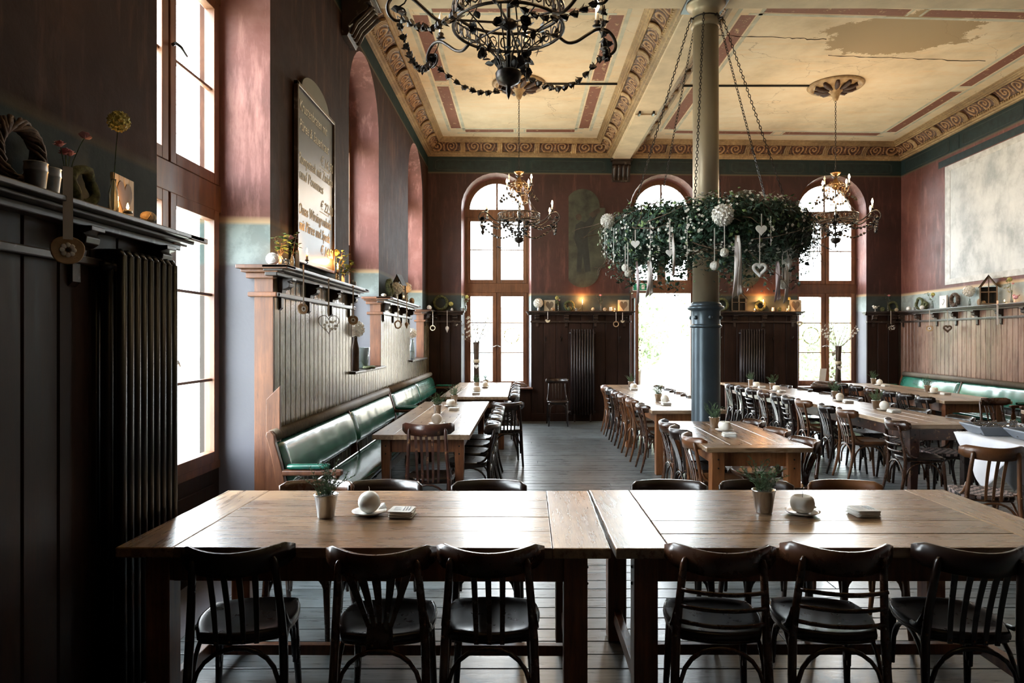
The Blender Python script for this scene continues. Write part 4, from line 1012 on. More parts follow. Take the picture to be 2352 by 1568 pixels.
def tray(loc, rz, label, seed):
    t = empty('cutlery_tray', loc, rz, label, 'tray', 'grey cutlery trays')
    b = MB(); L, W, h = .24, .17, .085; rs = [(.82, 0), (1, h), (1.06, h), (1.06, h-.008)]
    def ring(k, z): return [(-L*k, -W*k, z), (L*k, -W*k, z), (L*k, W*k, z), (-L*k, W*k, z)]
    vs = ring(.82, 0)+ring(1, h)+ring(1.07, h)+ring(1.07, h-.012)+ring(.97, h-.002)+ring(.8, .006)
    fs = [(3,2,1,0)]
    for a, c in ((0,1),(2,3),(1,3)): pass
    def band(i, j): return [(i*4+k, i*4+(k+1) % 4, j*4+(k+1) % 4, j*4+k) for k in range(4)]
    fs += band(0, 3)+band(3, 2)+band(2, 4)+band(4, 5)+[(20,21,22,23)]
    b.add(vs, fs); b.build('tray_body', M['grey'], t, bevel=.004)
    rg = random.Random(seed); c = MB()
    for k in range(46):
        x = rg.uniform(-.15, .15); y = rg.uniform(-.1, .1); z = .02+rg.random()*.085
        a = rg.gauss(.3, .5); el = rg.uniform(-.15, .4); l = .085
        M4 = Matrix.Translation((x, y, z)) @ Matrix.Rotation(a, 4, 'Z') @ Matrix.Rotation(-el, 4, 'Y')
        c.tube([(-l, 0, 0), (-l*.9, 0, 0), (0, 0, .003), (l*.6, 0, 0)], [.006, .007, .003, .003], 5, flat=.4, M=M4)
        c.sphere((l*.8, 0, 0), .02, 8, 5, (1.2, .75, .25)) if 0 else c.tube([(l*.6, 0, 0), (l*.75, 0, -.003), (l*.95, 0, -.003), (l*1.05, 0, 0)], [.004, .014, .013, .004], 6, flat=.3, M=M4)
    o = c.build('cutlery_heap', M['steel'], None, True, kind='stuff'); o.location = loc; o.rotation_euler = (0, 0, rz)
    tag(o, 'heap of mixed forks and spoons %s' % ('in the left grey tray' if seed == 1 else 'in the right grey tray'), 'cutlery', 'loose cutlery in the trays')
tray((4.29, 6.14, .787), -.12, 'grey plastic tray full of cutlery, left one on the white cloth', 1)
tray((4.42, 5.74, .787), -.12, 'grey plastic tray full of cutlery, right one cut by the frame', 2)
# ---------------------------------------------------------------- chandeliers
def _gild(me):
    return me
def leaf_mesh(l=.06, w_=.034, m=None, fold=.25, nm='leaf'):
    b = MB(); o = [(0,0),(.25,.36),(.5,.5),(.75,.36),(1,0)]
    vs = [(l*t, 0, -.0) for t, _ in o]; L_ = [(l*t, w_*h, w_*h*fold) for t, h in o[1:-1]]; R_ = [(l*t, -w_*h, w_*h*fold) for t, h in o[1:-1]]
    vs = vs+L_+R_
    b.add(vs, [(0,1,5),(1,2,6,5),(2,3,7,6),(3,4,7),(0,8,1),(1,8,9,2),(2,9,10,3),(3,10,4)])
    return b.mesh(nm, m)
def rose_mesh(r=.03, m=None):
    b = MB()
    for ring, (n, rr, h) in enumerate(((3, .45, .9), (5, .75, .75), (6, 1, .45))):
        for k in range(n):
            a = 2*pi*k/n+ring*.5; da = pi/n*1.35
            p = [(r*rr*.35*cos(a-da), r*rr*.35*sin(a-da), 0), (r*rr*.35*cos(a+da), r*rr*.35*sin(a+da), 0), (r*rr*cos(a+da*.8), r*rr*sin(a+da*.8), r*h), (r*rr*1.1*cos(a), r*rr*1.1*sin(a), r*h*1.15), (r*rr*cos(a-da*.8), r*rr*sin(a-da*.8), r*h)]
            b.add(p, [(0,1,2,3,4)])
    b.sphere((0,0,r*.2), r*.35, 6, 4)
    return b.mesh('rose', m)
def bud_mesh(r=.018, m=None):
    b = MB(); b.lathe([(.003,-.024),(r*.7,-.012),(r,.0),(r*.95,.014),(r*1.15,.02)], 5); b.lathe([(r*.6,-.0),(r*.7,.016),(.002,.01)], 5)
    for k in range(3):
        a = 2*pi*k/3; b.add([(0,0,-.02),(r*1.1*cos(a-.5),r*1.1*sin(a-.5),0),(r*1.9*cos(a),r*1.9*sin(a),.012),(r*1.1*cos(a+.5),r*1.1*sin(a+.5),0)], [(0,1,2,3)])
    return b.mesh('garland_bud', m)
def chain(parent, p0, p1, m, ll=.042, r=.0035, nm='chain', wd=.011):
    p0, p1 = Vector(p0), Vector(p1); d = p1-p0; L = d.length; n = max(2, int(L/(ll*.78))); q = d.to_track_quat('Z', 'Y').to_matrix().to_4x4(); b = MB()
    for k in range(n):
        c = p0+d*((k+.5)/n); Mx = Matrix.Translation(c) @ q @ Matrix.Rotation(pi/2*(k % 2), 4, 'Z')
        b.tube([(wd*cos(a), 0, ll/2*sin(a)) for a in [2*pi*i/8 for i in range(8)]], r, 4, True, M=Mx)
    return b.build(nm, m, parent, kind='stuff') if n > 300 else b.build(nm, m, parent)
RM = {}
def chandelier(loc, label, rz, mi='iron', seed=0, lit=True, power=120):
    m = M[mi]; m2 = M['leafiron']; rg = random.Random(seed)
    k_ = mi
    if k_ not in RM: RM[k_] = (leaf_mesh(.062, .038, m2), rose_mesh(.032, m2), bud_mesh(.017, m))
    lm, rm, bm = RM[k_]
    t = empty('chandelier', loc, rz, label, 'chandelier', 'wrought iron rose chandeliers')
    zc = ZC-loc[2]
    MB().lathe([(1e-4,0),(.008,.02),(.016,.05),(.013,.075),(.03,.085),(.06,.10),(.072,.125),(.076,.15),(.07,.16),(.06,.165),(.02,.17),(1e-4,.17)], 24).build('bowl', m, t, True)
    MB().tube([(0,0,.16),(0,0,1.1)], .011, 8).build('stem', m, t, True)
    MB().lathe([(.011,.9),(.05,.93),(.07,.98),(.05,1.02),(.03,1.06),(.018,1.10),(.02,1.12),(.05,1.135),(.075,1.16),(.078,1.17),(.05,1.165),(.01,1.155)], 20).build('top_cup', M['bronze'], t, True)
    MB().tube([(0,0,1.155),(0,.0,1.20),(.012,0,1.225),(0,0,1.25),(-.012,0,1.225),(0,0,1.2)], .006, 6).build('hook', m, t, True)
    chain(t, (0,0,1.22), (0,0,zc-.22), m)
    # pierced ring
    R = .317; z0, z1 = .41, .52
    for zz in (z0, z1): MB().tube([(R*cos(2*pi*i/40), R*sin(2*pi*i/40), zz) for i in range(40)], .010, 6, True).build('ring_rim', m, t, True)
    b = MB()
    for i in range(28):
        a0 = 2*pi*i/28; c0 = (R*cos(a0), R*sin(a0), (z0+z1)/2)
        tx = Vector((-sin(a0), cos(a0), 0)); up = Vector((0,0,1))
        pts = [Vector(c0)+tx*(.024*cos(q))+up*(.034*sin(q)) for q in [2*pi*j/8 for j in range(8)]]
        b.tube(pts, .005, 4, True)
        p = Vector(c0)+tx*.036; b.tube([p-up*.05, p, p+up*.05], .004, 4)
    b.build('pierced_band', m, t)
    for i in range(6):
        a = 2*pi*i/6+.25; MB().tube([(R*cos(a),R*sin(a),z0),(.02*cos(a),.02*sin(a),z0+.03)], .007, 6).build('spoke', m, t)
        MB().tube([(R*cos(a),R*sin(a),z1),(.22*cos(a),.22*sin(a),.66),(.125*cos(a),.125*sin(a),.84)], .005, 5).build('stay_rod', m, t)
    MB().lathe([(.012,.40),(.05,.42),(.055,.44),(.03,.46),(.012,.47)], 12).build('hub', m, t, True)
    # upper basket
    for zz in (.70, .84, .98): MB().tube([(.13*cos(2*pi*i/20), .13*sin(2*pi*i/20), zz) for i in range(20)], .006, 5, True).build('basket_hoop', M['bronze'], t)
    b = MB()
    for i in range(12):
        a = 2*pi*i/12; b.tube([(.13*cos(a),.13*sin(a),.70),(.128*cos(a),.128*sin(a),.98),(.07*cos(a),.07*sin(a),1.04)], .004, 4)
        b.sphere((.13*cos(a),.13*sin(a),.91), .016, 6, 4)
    b.build('basket', M['bronze'], t)
    def lamp(x, y, z, on_):
        c = MB().lathe([(.022,-.035),(.03,-.03),(.012,-.02),(.02,-.01),(.018,0),(.012,.002)], 8, Matrix.Translation((x,y,z))).build('candle_cup', m, t, True)
        MB().tube([(x,y,z),(x,y,z+.065)], .0115, 8).build('candle_sleeve', M['wax'], c, True)
        MB().lathe([(.006,0),(.014,.015),(.0155,.03),(.010,.05),(.0005,.072)], 8, Matrix.Translation((x,y,z+.065))).build('bulb', M['bulb'] if on_ else M['bulboff'], c, True)
    for i in range(4):
        a = 2*pi*i/4+.6; ca, sa = cos(a), sin(a)
        P_ = smooth([(.13,.86),(.17,.83),(.21,.85),(.235,.90),(.24,.93)]); MB().tube([(r*ca,r*sa,z) for r, z in P_], .006, 5).build('upper_arm', M['bronze'], t, True)
        Q = [(.24+.045*cos(q)*(1-q/12), .83+.045*sin(q)*(1-q/12)) for q in [j*.5 for j in range(14)]]
        MB().tube([(r*ca,r*sa,z) for r, z in Q], .004, 4).build('scroll', m, t)
        lamp(.24*ca, .24*sa, .965, i != 2)
        # a small garland loops from each upper arm
        for j in range(7):
            u = j/6; rr = .24+.05*sin(pi*u); aa = a+(u*.9); inst(bm, 'garland_bud', t, Matrix.Translation((rr*cos(aa), rr*sin(aa), .80-.07*sin(pi*u))) @ Matrix.Rotation(rg.uniform(0, 6), 4, 'X') @ Matrix.Rotation(rg.uniform(0,6), 4, 'Z'))
    # six lower arms
    ends = []
    for i in range(6):
        a = 2*pi*i/6+.25; ca, sa = cos(a), sin(a)
        P_ = smooth([(.317,.41),(.37,.385),(.43,.40),(.50,.45),(.56,.49),(.62,.50),(.665,.475),(.69,.43),(.685,.385),(.655,.355),(.615,.36),(.595,.39),(.60,.42),(.62,.43)])
        MB().tube([(r*ca,r*sa,z) for r, z in P_], [.010-.006*max(0, i_/len(P_)-.6)/.4 for i_ in range(len(P_))], 7).build('lower_arm', m, t, True)
        MB().tube([(.58*ca,.58*sa,.495),(.60*ca,.60*sa,.455),(.63*ca,.63*sa,.43)], .004, 4).build('scroll', m, t)
        lamp(.565*ca, .565*sa, .545, i not in (2,))
        inst(rm, 'rose', t, Matrix.Translation((.64*ca,.64*sa,.40)) @ Matrix.Rotation(rg.uniform(0, 3), 4, 'X'))
        for q in range(2): inst(lm, 'leaf', t, Matrix.Translation((.64*ca,.64*sa,.40)) @ Matrix.Rotation(rg.uniform(0, 6), 4, 'Z') @ Matrix.Rotation(rg.uniform(-1, 1), 4, 'Y'))
        ends.append((a, .64, .40))
    for i in range(6):
        a0 = ends[i][0]; a1 = ends[(i+1) % 6][0]+(2*pi if i == 5 else 0); wire = []
        e0 = Vector((.64*cos(a0), .64*sin(a0), .38)); e1 = Vector((.64*cos(a1), .64*sin(a1), .38))
        for j in range(13):
            u = j/12; p = e0.lerp(e1, u); p.z -= .15*sin(pi*u); wire.append(p)
            if 0 < j < 12: inst(bm, 'garland_bud', t, Matrix.Translation(p) @ (e1-e0).to_track_quat('Z', 'Y').to_matrix().to_4x4() @ Matrix.Rotation(rg.uniform(-.5, .5), 4, 'X') @ Matrix.Rotation(rg.uniform(0, 6), 4, 'Z'))
        MB().tube(wire, .0025, 4).build('garland_wire', m, t)
    # vines from the bowl to the ring, with leaves and roses
    for i in range(10):
        a = 2*pi*i/10+rg.uniform(-.1, .1); ca, sa = cos(a), sin(a); 
        P_ = smooth([(.04,.16),(.07,.24),(.13,.31),(.21,.37),(.30,.41)]); MB().tube([(r*cos(a+(r-.1)*.5), r*sin(a+(r-.1)*.5), z) for r, z in P_], .0045, 5).build('vine', m, t)
        for q in range(8):
            u = (q+.6)/8; r = .05+.25*u; z = .17+.24*u+rg.uniform(-.03, .05); aa = a+rg.uniform(-.15, .35)
            inst(lm, 'leaf', t, Matrix.Translation((r*cos(aa), r*sin(aa), z)) @ Matrix.Rotation(rg.uniform(0, 2*pi), 4, 'Z') @ Matrix.Rotation(rg.uniform(-1.2, .6), 4, 'Y') @ Matrix.Rotation(rg.uniform(-.8, .8), 4, 'X'))
        if i % 1 == 0:
            r = rg.uniform(.08, .25); z = .14+r*.9; inst(rm, 'rose', t, Matrix.Translation((r*ca, r*sa, z)) @ Matrix.Rotation(rg.uniform(.6, 2), 4, Vector((-sa, ca, 0))))
    for q in range(6):
        a = 2*pi*q/6; inst(lm, 'leaf', t, Matrix.Translation((.012*cos(a), .012*sin(a), 1.08)) @ Matrix.Rotation(a, 4, 'Z') @ Matrix.Rotation(-.5, 4, 'Y'))
    if lit:
        for i in range(6):
            if i == 2: continue
            a = 2*pi*i/6+.25+rz; light('lamp_light', 'POINT', (loc[0]+.565*cos(a), loc[1]+.565*sin(a), loc[2]+.70), power/6, (1, .68, .38), .03)
    return t
chandelier((-.083, 3.93, 3.02), 'big iron rose chandelier in the foreground, cut by the top of the photo', .1, 'iron', 1, True, 14)
chandelier((-.06, 10.44, 3.02), 'iron rose chandelier hanging before the leftmost back window', .3, 'iron', 2, True, 110)
chandelier((4.81, 10.5, 3.02), 'iron rose chandelier hanging before the rightmost back window', -.15, 'iron', 3, True, 110)
# ---------------------------------------------------------------- hanging flower ring round the column
wr = empty('flower_ring', (1.942, 7.25, 2.72), 0, 'big hanging ring of ivy, twigs and white blossoms around the iron column', 'wreath')
rg = random.Random(11); RR = .85
MB().tube([(RR*cos(2*pi*i/40), RR*sin(2*pi*i/40), .1) for i in range(40)], .03, 8, True).build('hoop', M['twig'], wr, True)
def ringpt(a, rad, th):   # torus-like section
    return Vector(((RR+rad*cos(th))*cos(a), (RR+rad*cos(th))*sin(a), rad*sin(th)*1.05))
def leaves(n, size, m, nm, fn, aspect=.7):
    b = MB()
    for k in range(n):
        p, nrm = fn(); s = size*rg.uniform(.6, 1.3)
        u = nrm.orthogonal().normalized(); u.rotate(Matrix.Rotation(rg.uniform(0, 6.28), 3, nrm)); w_ = nrm.cross(u)
        tip = p+u*s+nrm*s*rg.uniform(-.3, .5); l = p+u*s*.45+w_*s*aspect*.5; r = p+u*s*.45-w_*s*aspect*.5; t_ = p+u*s*.62+nrm*s*.1
        b.add([p, l, tip, r, t_], [(0,4,1),(1,4,2),(2,4,3),(3,4,0)])
    return b.build(nm, m, wr, kind='stuff')
def shell(rmin=.10, rmax=.27, low=0):
    a = rg.uniform(0, 2*pi); th = rg.uniform(-pi, pi); rad = rmin+(rmax-rmin)*sqrt(rg.random())
    rad *= (1+.22*noise.noise((cos(a)*3, sin(a)*3, th)))
    p = ringpt(a, rad, th); d = Vector((cos(a)*cos(th), sin(a)*cos(th), sin(th)))
    if th < 0 and rg.random() < .25: p.z -= rg.random()**2*.32*(1+noise.noise((a*3, 0, 0)))
    return p, (d+Vector((rg.uniform(-.6,.6), rg.uniform(-.6,.6), rg.uniform(-.6,.6)))).normalized()
leaves(15000, .052, M['ivy'], 'ivy_leaves', lambda: shell(.04, .22), .8)
leaves(14000, .06, M['ivy'], 'conifer_sprays', lambda: shell(.05, .25), .16)
leaves(900, .045, M['ivyl'], 'pale_leaves', lambda: shell(.18, .29), .7)
def fl(k):
    # clusters
    a = 2*pi*rg.random(); th = rg.uniform(-1.6, 1.8)
    return a, th
bf = MB()
def floret(b, p, r, nrm):
    u = nrm.orthogonal().normalized(); w_ = nrm.cross(u)
    for k in range(5):
        a = 2*pi*k/5; d = u*cos(a)+w_*sin(a); e = u*cos(a+.5)+w_*sin(a+.5); f = u*cos(a-.5)+w_*sin(a-.5)
        b.add([p, p+f*r*.7+nrm*r*.2, p+d*r+nrm*r*.35, p+e*r*.7+nrm*r*.2], [(0,1,2,3)])
for c in range(210):
    a, th = fl(c); n_ = rg.choice((2, 3, 5))
    for j in range(n_):
        aa = a+rg.gauss(0, .035); tt = th+rg.gauss(0, .12); p = ringpt(aa, .27*(1+.15*noise.noise((cos(a)*3, sin(a)*3, th))), tt); d = Vector((cos(aa)*cos(tt), sin(aa)*cos(tt), sin(tt)))
        floret(bf, p, rg.uniform(.010, .018), (d+Vector((rg.uniform(-.3,.3),)*3)).normalized())
bf.build('small_blossoms', M['petal'], wr, kind='stuff')
twm = MB()
for k in range(46):
    a = rg.uniform(0, 6.28); th = rg.uniform(-1.4, 1.4); p = ringpt(a, .25, th); P_ = [p]
    d = Vector((-sin(a), cos(a), 0))*rg.choice((-1, 1))+Vector((cos(a), sin(a), 0))*rg.uniform(-.1, .5)+Vector((0,0,rg.uniform(-.8, .3)))
    for j in range(7):
        d += Vector((rg.uniform(-.4,.4), rg.uniform(-.4,.4), rg.uniform(-.35,.25))); p = p+d.normalized()*.075; P_.append(p)
    twm.tube(P_, [.005-.0005*j for j in range(8)], 4)
twm.build('twigs', M['twig'], wr, kind='stuff')
def hydrangea_mesh(r, m, n=70, nm='hydrangea', seed=1):
    g = random.Random(seed); b = MB()
    for k in range(n):
        z = 1-2*(k+.5)/n; q = sqrt(1-z*z); a = k*2.39996
        d = Vector((q*cos(a), q*sin(a), z)); floret(b, d*r*g.uniform(.85, 1.08), r*.42, d)
    return b.mesh(nm, m)
HY = hydrangea_mesh(.085, M['petal'])
# strings of white blossoms that hang from the ring
for k, a in enumerate((-2.95, -2.75, -2.3, -2.12, -1.98, -1.30, -.75, -.5, 1.2, 2.2)):
    b = MB(); p0 = ringpt(a, .27, .1); L = rg.uniform(.25, .45)
    n_ = int(L/.022)
    for j in range(n_):
        p = p0+Vector((rg.uniform(-.03,.03), rg.uniform(-.03,.03), -L*j/n_)); floret(b, p, rg.uniform(.009, .017), (Vector((cos(a), sin(a), 0))+Vector((rg.uniform(-.5,.5),)*3)).normalized())
    b.tube([p0, p0-Vector((0,0,L))], .002, 4); b.build('blossom_string', M['petal'], wr)
for k in range(6):
    a = radians((-112, -62, -168, -20, 62, 118)[k]); chain(wr, (.17*cos(a), .17*sin(a), 5.03-2.72), (RR*cos(a), RR*sin(a), .14), M['iron'], .045, .0036, 'chain', .011)
    MB().tube([(.13*cos(a), .13*sin(a), 2.30), (.17*cos(a), .17*sin(a), 2.31)], .008, 5).build('chain_hook', M['iron'], wr)
MB().tube([(.148*cos(2*pi*i/20), .148*sin(2*pi*i/20), 2.31) for i in range(20)], .007, 5, True).build('chain_loop', M['iron'], wr)
inst(HY, 'hydrangea', wr, Matrix.Translation(ringpt(-pi/2-.13, .29, .1))); inst(HY, 'hydrangea', wr, Matrix.Translation(ringpt(-2.95, .27, .5)) @ Matrix.Scale(.75, 4))
# things tied to the ring
def heart_outline(s, n=26):
    o = []
    for i in range(n):
        t_ = 2*pi*i/n; o.append((s*16*sin(t_)**3/34, 0, s*(13*cos(t_)-5*cos(2*t_)-2*cos(3*t_)-cos(4*t_))/34))
    return o
def hang(nm, cat, label, group, x, y, Y, kind, s, L=.22, m='white', rz=0, rib='ribbon', rw=.004):
    """origin at the middle of the pendant; x, y: where it is seen; Y: its distance"""
    if 'flower ring' in group: Y -= .25
    p = at(x, y, Y); t = empty(nm, p, rz, label, cat, group)
    if kind == 'heart': MB().prism([(a, 0, c) for a, _, c in heart_outline(s)], (0, .008, 0)).build('heart', M[m], t, bevel=.003)
    elif kind == 'wireheart':
        for k in range(5):
            MB().tube([(a*(1+.06*sin(k*2)), .008*cos(k*2.1+i), c*(1+.05*cos(k*2))) for i, (a, _, c) in enumerate(heart_outline(s))], .004*s/.1, 4, True).build('willow_strand', M[m], t)
    elif kind == 'fatheart': MB().tube([(a, 0, c) for a, _, c in heart_outline(s)], s*.13, 8, True, flat=.7).build('heart', M[m], t, True)
    elif kind == 'thinheart':
        MB().tube([(a, 0, c) for a, _, c in heart_outline(s)], .003, 4, True).build('wire', M['twig'], t)
        b = MB(); g = random.Random(3)
        for k in range(14): floret(b, Vector((g.uniform(-.4, .4)*s, -.005, g.uniform(-.3, .1)*s)), .014, Vector((g.uniform(-.4,.4), -1, g.uniform(-.4,.4))).normalized())
        b.build('blossoms', M['petal'], t)
    elif kind == 'ball':
        g = random.Random(int(x)); b = MB(); b.sphere((0,0,0), s*.44, 12, 8)
        for k in range(12):
            R3 = Matrix.Rotation(g.uniform(0, 3), 4, 'X') @ Matrix.Rotation(g.uniform(0, 3), 4, 'Y'); b.tube([(s/2*cos(q), s/2*sin(q), 0) for q in [2*pi*i/14 for i in range(14)]], s*.035, 4, True, M=R3)
        b.build('wicker_ball', M[m], t, True)
    elif kind == 'disc':
        MB().prism([(s/2*cos(q)*(1+.05*sin(3*q)), 0, s/2*sin(q)*(1+.06*cos(2*q))) for q in [2*pi*i/20 for i in range(20)]], (0, .016, 0)).build('disc', M['disc'], t, bevel=.003)
        b = MB()
        for k in range(8):
            q = 2*pi*k/8; b.sphere((s*.17*cos(q), -.003, s*.17*sin(q)), s*.085, 8, 5, (1, .25, 1))
        b.build('flower_motif', M['white'], t, True); MB().sphere((0, -.006, 0), s*.07, 8, 5, (1, .3, 1)).build('flower_centre', M['soil'], t)
    elif kind == 'ring': MB().tube([(s/2*cos(q), .004*sin(5*q), s/2*sin(q)) for q in [2*pi*i/18 for i in range(18)]], s*.1, 6, True).build('ring', M[m], t, True)
    elif kind == 'bird':
        o = [(-.5,.1),(-.42,.3),(-.25,.38),(-.1,.25),(.1,.1),(.5,.25),(.45,-.05),(.2,-.3),(-.1,-.35),(-.35,-.15)]
        MB().prism([(a*s, 0, c*s) for a, c in o], (0, .01, 0)).build('bird', M[m], t, bevel=.004)
    elif kind == 'drop': MB().lathe([(.001,-s*.6),(s*.28,.05*s),(s*.25,s*.25),(s*.1,s*.4),(.001,s*.42)], 10).build('drop', M[m], t, True)
    top = s*(.36 if 'heart' in kind else .45)
    if L: MB().box(-rw, rw, -.001, .001, top-.01, top+L).build('ribbon', M[rib], t) if rw > .003 else MB().tube([(0, 0, top-.01), (0, 0, top+L)], .0015, 4).build('cord', M['twig'], t)
    return t
G = 'pendants tied to the flower ring'
RT = 6.62
for a in (('hanging_heart', 'heart', 'solid white wooden heart high on the ring, right of its big hydrangea', 1749, 527, 6.32, 'heart', .11, .10, 'petal', .1),
          ('hanging_heart', 'heart', 'small white wooden heart tied under the twig branch, ring\'s left half', 1538, 580, 6.42, 'heart', .075, .26, 'white', 0),
          ('hanging_heart', 'heart', 'white heart among the ivy near the ring\'s left end', 1459, 560, 6.70, 'heart', .09, .1, 'white', -.2),
          ('hanging_heart', 'heart', 'white heart in front of a ribbon at the ring\'s right end', 1816, 578, 6.85, 'heart', .085, .2, 'white', .15),
          ('hanging_heart', 'heart', 'thick open white willow heart hanging low on the right half', 1745, 618, 6.40, 'fatheart', .12, .28, 'white', 0),
          ('hanging_heart', 'heart', 'grey woven willow heart hanging lowest at the right end', 1817, 653, 6.85, 'wireheart', .11, .3, 'twig', .2),
          ('wicker_ball', 'ball', 'white wicker ball on a ribbon, just left of the column\'s shaft edge', 1641, 610, 6.33, 'ball', .078, .30, 'petal', 0),
          ('wicker_ball', 'ball', 'white wicker ball on a ribbon under the big hydrangea', 1664, 580, 6.33, 'ball', .078, .22, 'petal', 0),
          ('wicker_ball', 'ball', 'white wicker ball at the left end of the ring, upper of two', 1436, 615, 6.9, 'ball', .07, .2, 'petal', 0),
          ('wicker_ball', 'ball', 'white wicker ball at the left end of the ring, lower of two', 1442, 628, 6.8, 'ball', .065, .25, 'petal', 0),
          ('wicker_ball', 'ball', 'pale wicker ball hanging under the heart at the right end', 1808, 604, 6.80, 'ball', .09, .2, 'petal', 0),
          ('wicker_ball', 'ball', 'white wicker ball low among the long ribbons at the right end', 1797, 653, 6.7, 'ball', .085, .3, 'petal', 0)):
    hang(a[0], a[1], a[2], G, a[3], a[4], a[5], a[6], a[7], a[8], a[9], a[10])
def ribbon(x, y0, y1, Y, wd, label, m='ribbon', sway=.03, n=2):
    Y -= .25; p = at(x, y0, Y); L = (y1-y0)*Y/F; t = empty('hanging_ribbon', p, 0, label, 'ribbon', 'satin ribbons on the flower ring')
    for k in range(n):
        off = (k-(n-1)/2)*wd*.9
        def fn(u, v):
            return (off*u*1.6+(v-.5)*wd*(.55+.45*u)+sway*sin(u*2.2+k)*.5, .012*sin(u*6+k*1.3+v*2), -L*u*(1-.04*k)+(.03*(v-.5) if u > .99 else 0))
        o = MB().grid(fn, 16, 3).build('ribbon_tail', M[m], t, True); o.modifiers.new('t', 'SOLIDIFY').thickness = .0012
ribbon(1692, 540, 682, 6.35, .045, 'long pale satin ribbon with two tails, right of the column shaft')
ribbon(1463, 600, 698, 6.6, .03, 'mauve ribbon hanging in front of the garden door\'s left edge', 'ribbonp', .02, 1)
ribbon(1490, 600, 680, 6.5, .035, 'pair of pale ribbon tails hanging over the garden door opening')
ribbon(1545, 535, 632, 6.4, .03, 'pale single ribbon behind the small white heart', 'ribbon', .02, 1)
ribbon(1785, 600, 692, 6.65, .03, 'mauve ribbon of the group at the ring\'s right end', 'ribbonp', .02, 2)
ribbon(1802, 610, 695, 6.7, .028, 'pale ribbon of the group at the ring\'s right end', 'ribbon', .05, 2)
ribbon(1812, 580, 645, 6.75, .028, 'short pale ribbon beside the white heart at the right end', 'ribbon', .0, 1)
# ---------------------------------------------------------------- small things: herb pots, ball candles, coasters
def herb_proto():
    t = empty('herb_pot')
    MB().lathe([(.032,0),(.034,.004),(.046,.088),(.0485,.089),(.0485,.094),(.044,.094),(.032,.02),(.001,.02)], 24).build('pot', M['steel'], t, True)
    MB().lathe([(.0425,.082),(.02,.088),(.001,.087)], 14).build('soil', M['soil'], t, True)
    g = random.Random(4); b = MB()
    for k in range(26):
        a = g.uniform(0, 6.28); r = g.uniform(.002, .03); p = Vector((r*cos(a), r*sin(a), .084)); d = Vector((cos(a)*g.uniform(.1,.55), sin(a)*g.uniform(.1,.55), 1)); P_ = [p]
        n_ = g.randint(6, 11)
        for j in range(n_):
            d += Vector((g.uniform(-.3,.3), g.uniform(-.3,.3), -.05)); p = p+d.normalized()*.014; P_.append(p)
            for q in range(5):
                u = Vector((g.uniform(-1,1), g.uniform(-1,1), g.uniform(-.1, .9))).normalized(); w_ = u.orthogonal().normalized()*.0014; e = p+u*.015
                b.add([p-w_, p+w_, e], [(0,1,2)]); w2 = u.cross(w_).normalized()*.0014; b.add([p-w2, p+w2, e], [(0,1,2)])
        b.tube(P_, .0011, 3)
    b.build('herb_sprigs', M['herb'], t, kind='stuff')
    return t
def candle_proto(cut=False, dish=True):
    t = empty('ball_candle')
    if dish: MB().lathe([(.001,0),(.035,0),(.055,.006),(.066,.013),(.067,.015),(.054,.010),(.034,.005),(.001,.005)], 28).build('saucer', M['white'], t, True)
    if cut: MB().lathe([(.02,.006),(.036,.014),(.044,.03),(.046,.045),(.042,.062),(.033,.072),(.030,.071),(.024,.066),(.001,.063)], 24).build('wax_body', M['wax'], t, True)
    else: MB().sphere((0,0,.047), .043, 24, 14).build('wax_body', M['wax'], t, True)
    MB().tube([(0,0,.06 if cut else .088),(.001,0,.08 if cut else .10),(-.002,0,.09 if cut else .108)], .0012, 4).build('wick', M['paper'] if not cut else M['black'], t)
    if dish: MB().prism([(.03,.02,.012),(.06,.01,.02),(.055,.045,.014),(.05,.03,.035),(.035,.04,.03)], (.002,.002,.003)).build('folded_napkin', M['paper'], t)
    return t
def coaster_proto(n=7):
    t = empty('coaster_stack'); g = random.Random(2); me = None
    for k in range(n):
        b = MB(); o = []
        for (cx_, cy_, a0) in ((.038,.038,0),(-.038,.038,pi/2),(-.038,-.038,pi),(.038,-.038,1.5*pi)):
            for i in range(4): o.append((cx_+.009*cos(a0+i*pi/6), cy_+.009*sin(a0+i*pi/6), 0))
        if me is None: me = b.prism(o, (0,0,.0035)).mesh('coaster', M['paper'])
        c = inst(me, 'coaster', t, Matrix.Translation((g.uniform(-.004,.004), g.uniform(-.003,.003), k*.004)) @ Matrix.Rotation(g.uniform(-.12,.12), 4, 'Z'))
    for k in range(5): MB().box(-.03, -.005 if k % 2 else .0, .028-k*.012, .029-k*.012+.001, n*.004+.0001, n*.004+.0004).build('print_line', M['grey'], t)
    b = MB()
    for k in range(3): b.tube([(.008+k*.011, .03-.008*i, n*.004+.0004) if i % 2 else (.012+k*.011, .03-.008*i, n*.004+.0004) for i in range(8)], .0012, 3)
    b.build('printed_flourish', M['grey'], t)
    return t
HP, CP, CC, CO = herb_proto(), candle_proto(), candle_proto(True), coaster_proto()
TH = .7905
tn = {'L': 'on left foreground table', 'R': 'on right foreground table', 'B': 'on table by the near green bench', 'W': 'on table under leftmost window', 'O': 'on table before the column',
      'D': 'on table by the garden door', 'N': 'on near half of the long row', 'F': 'on far half of the long row', 'P': 'on table by the far bench'}
def pt(x, y): p = on(x, y, TH); p.z = TH; return p
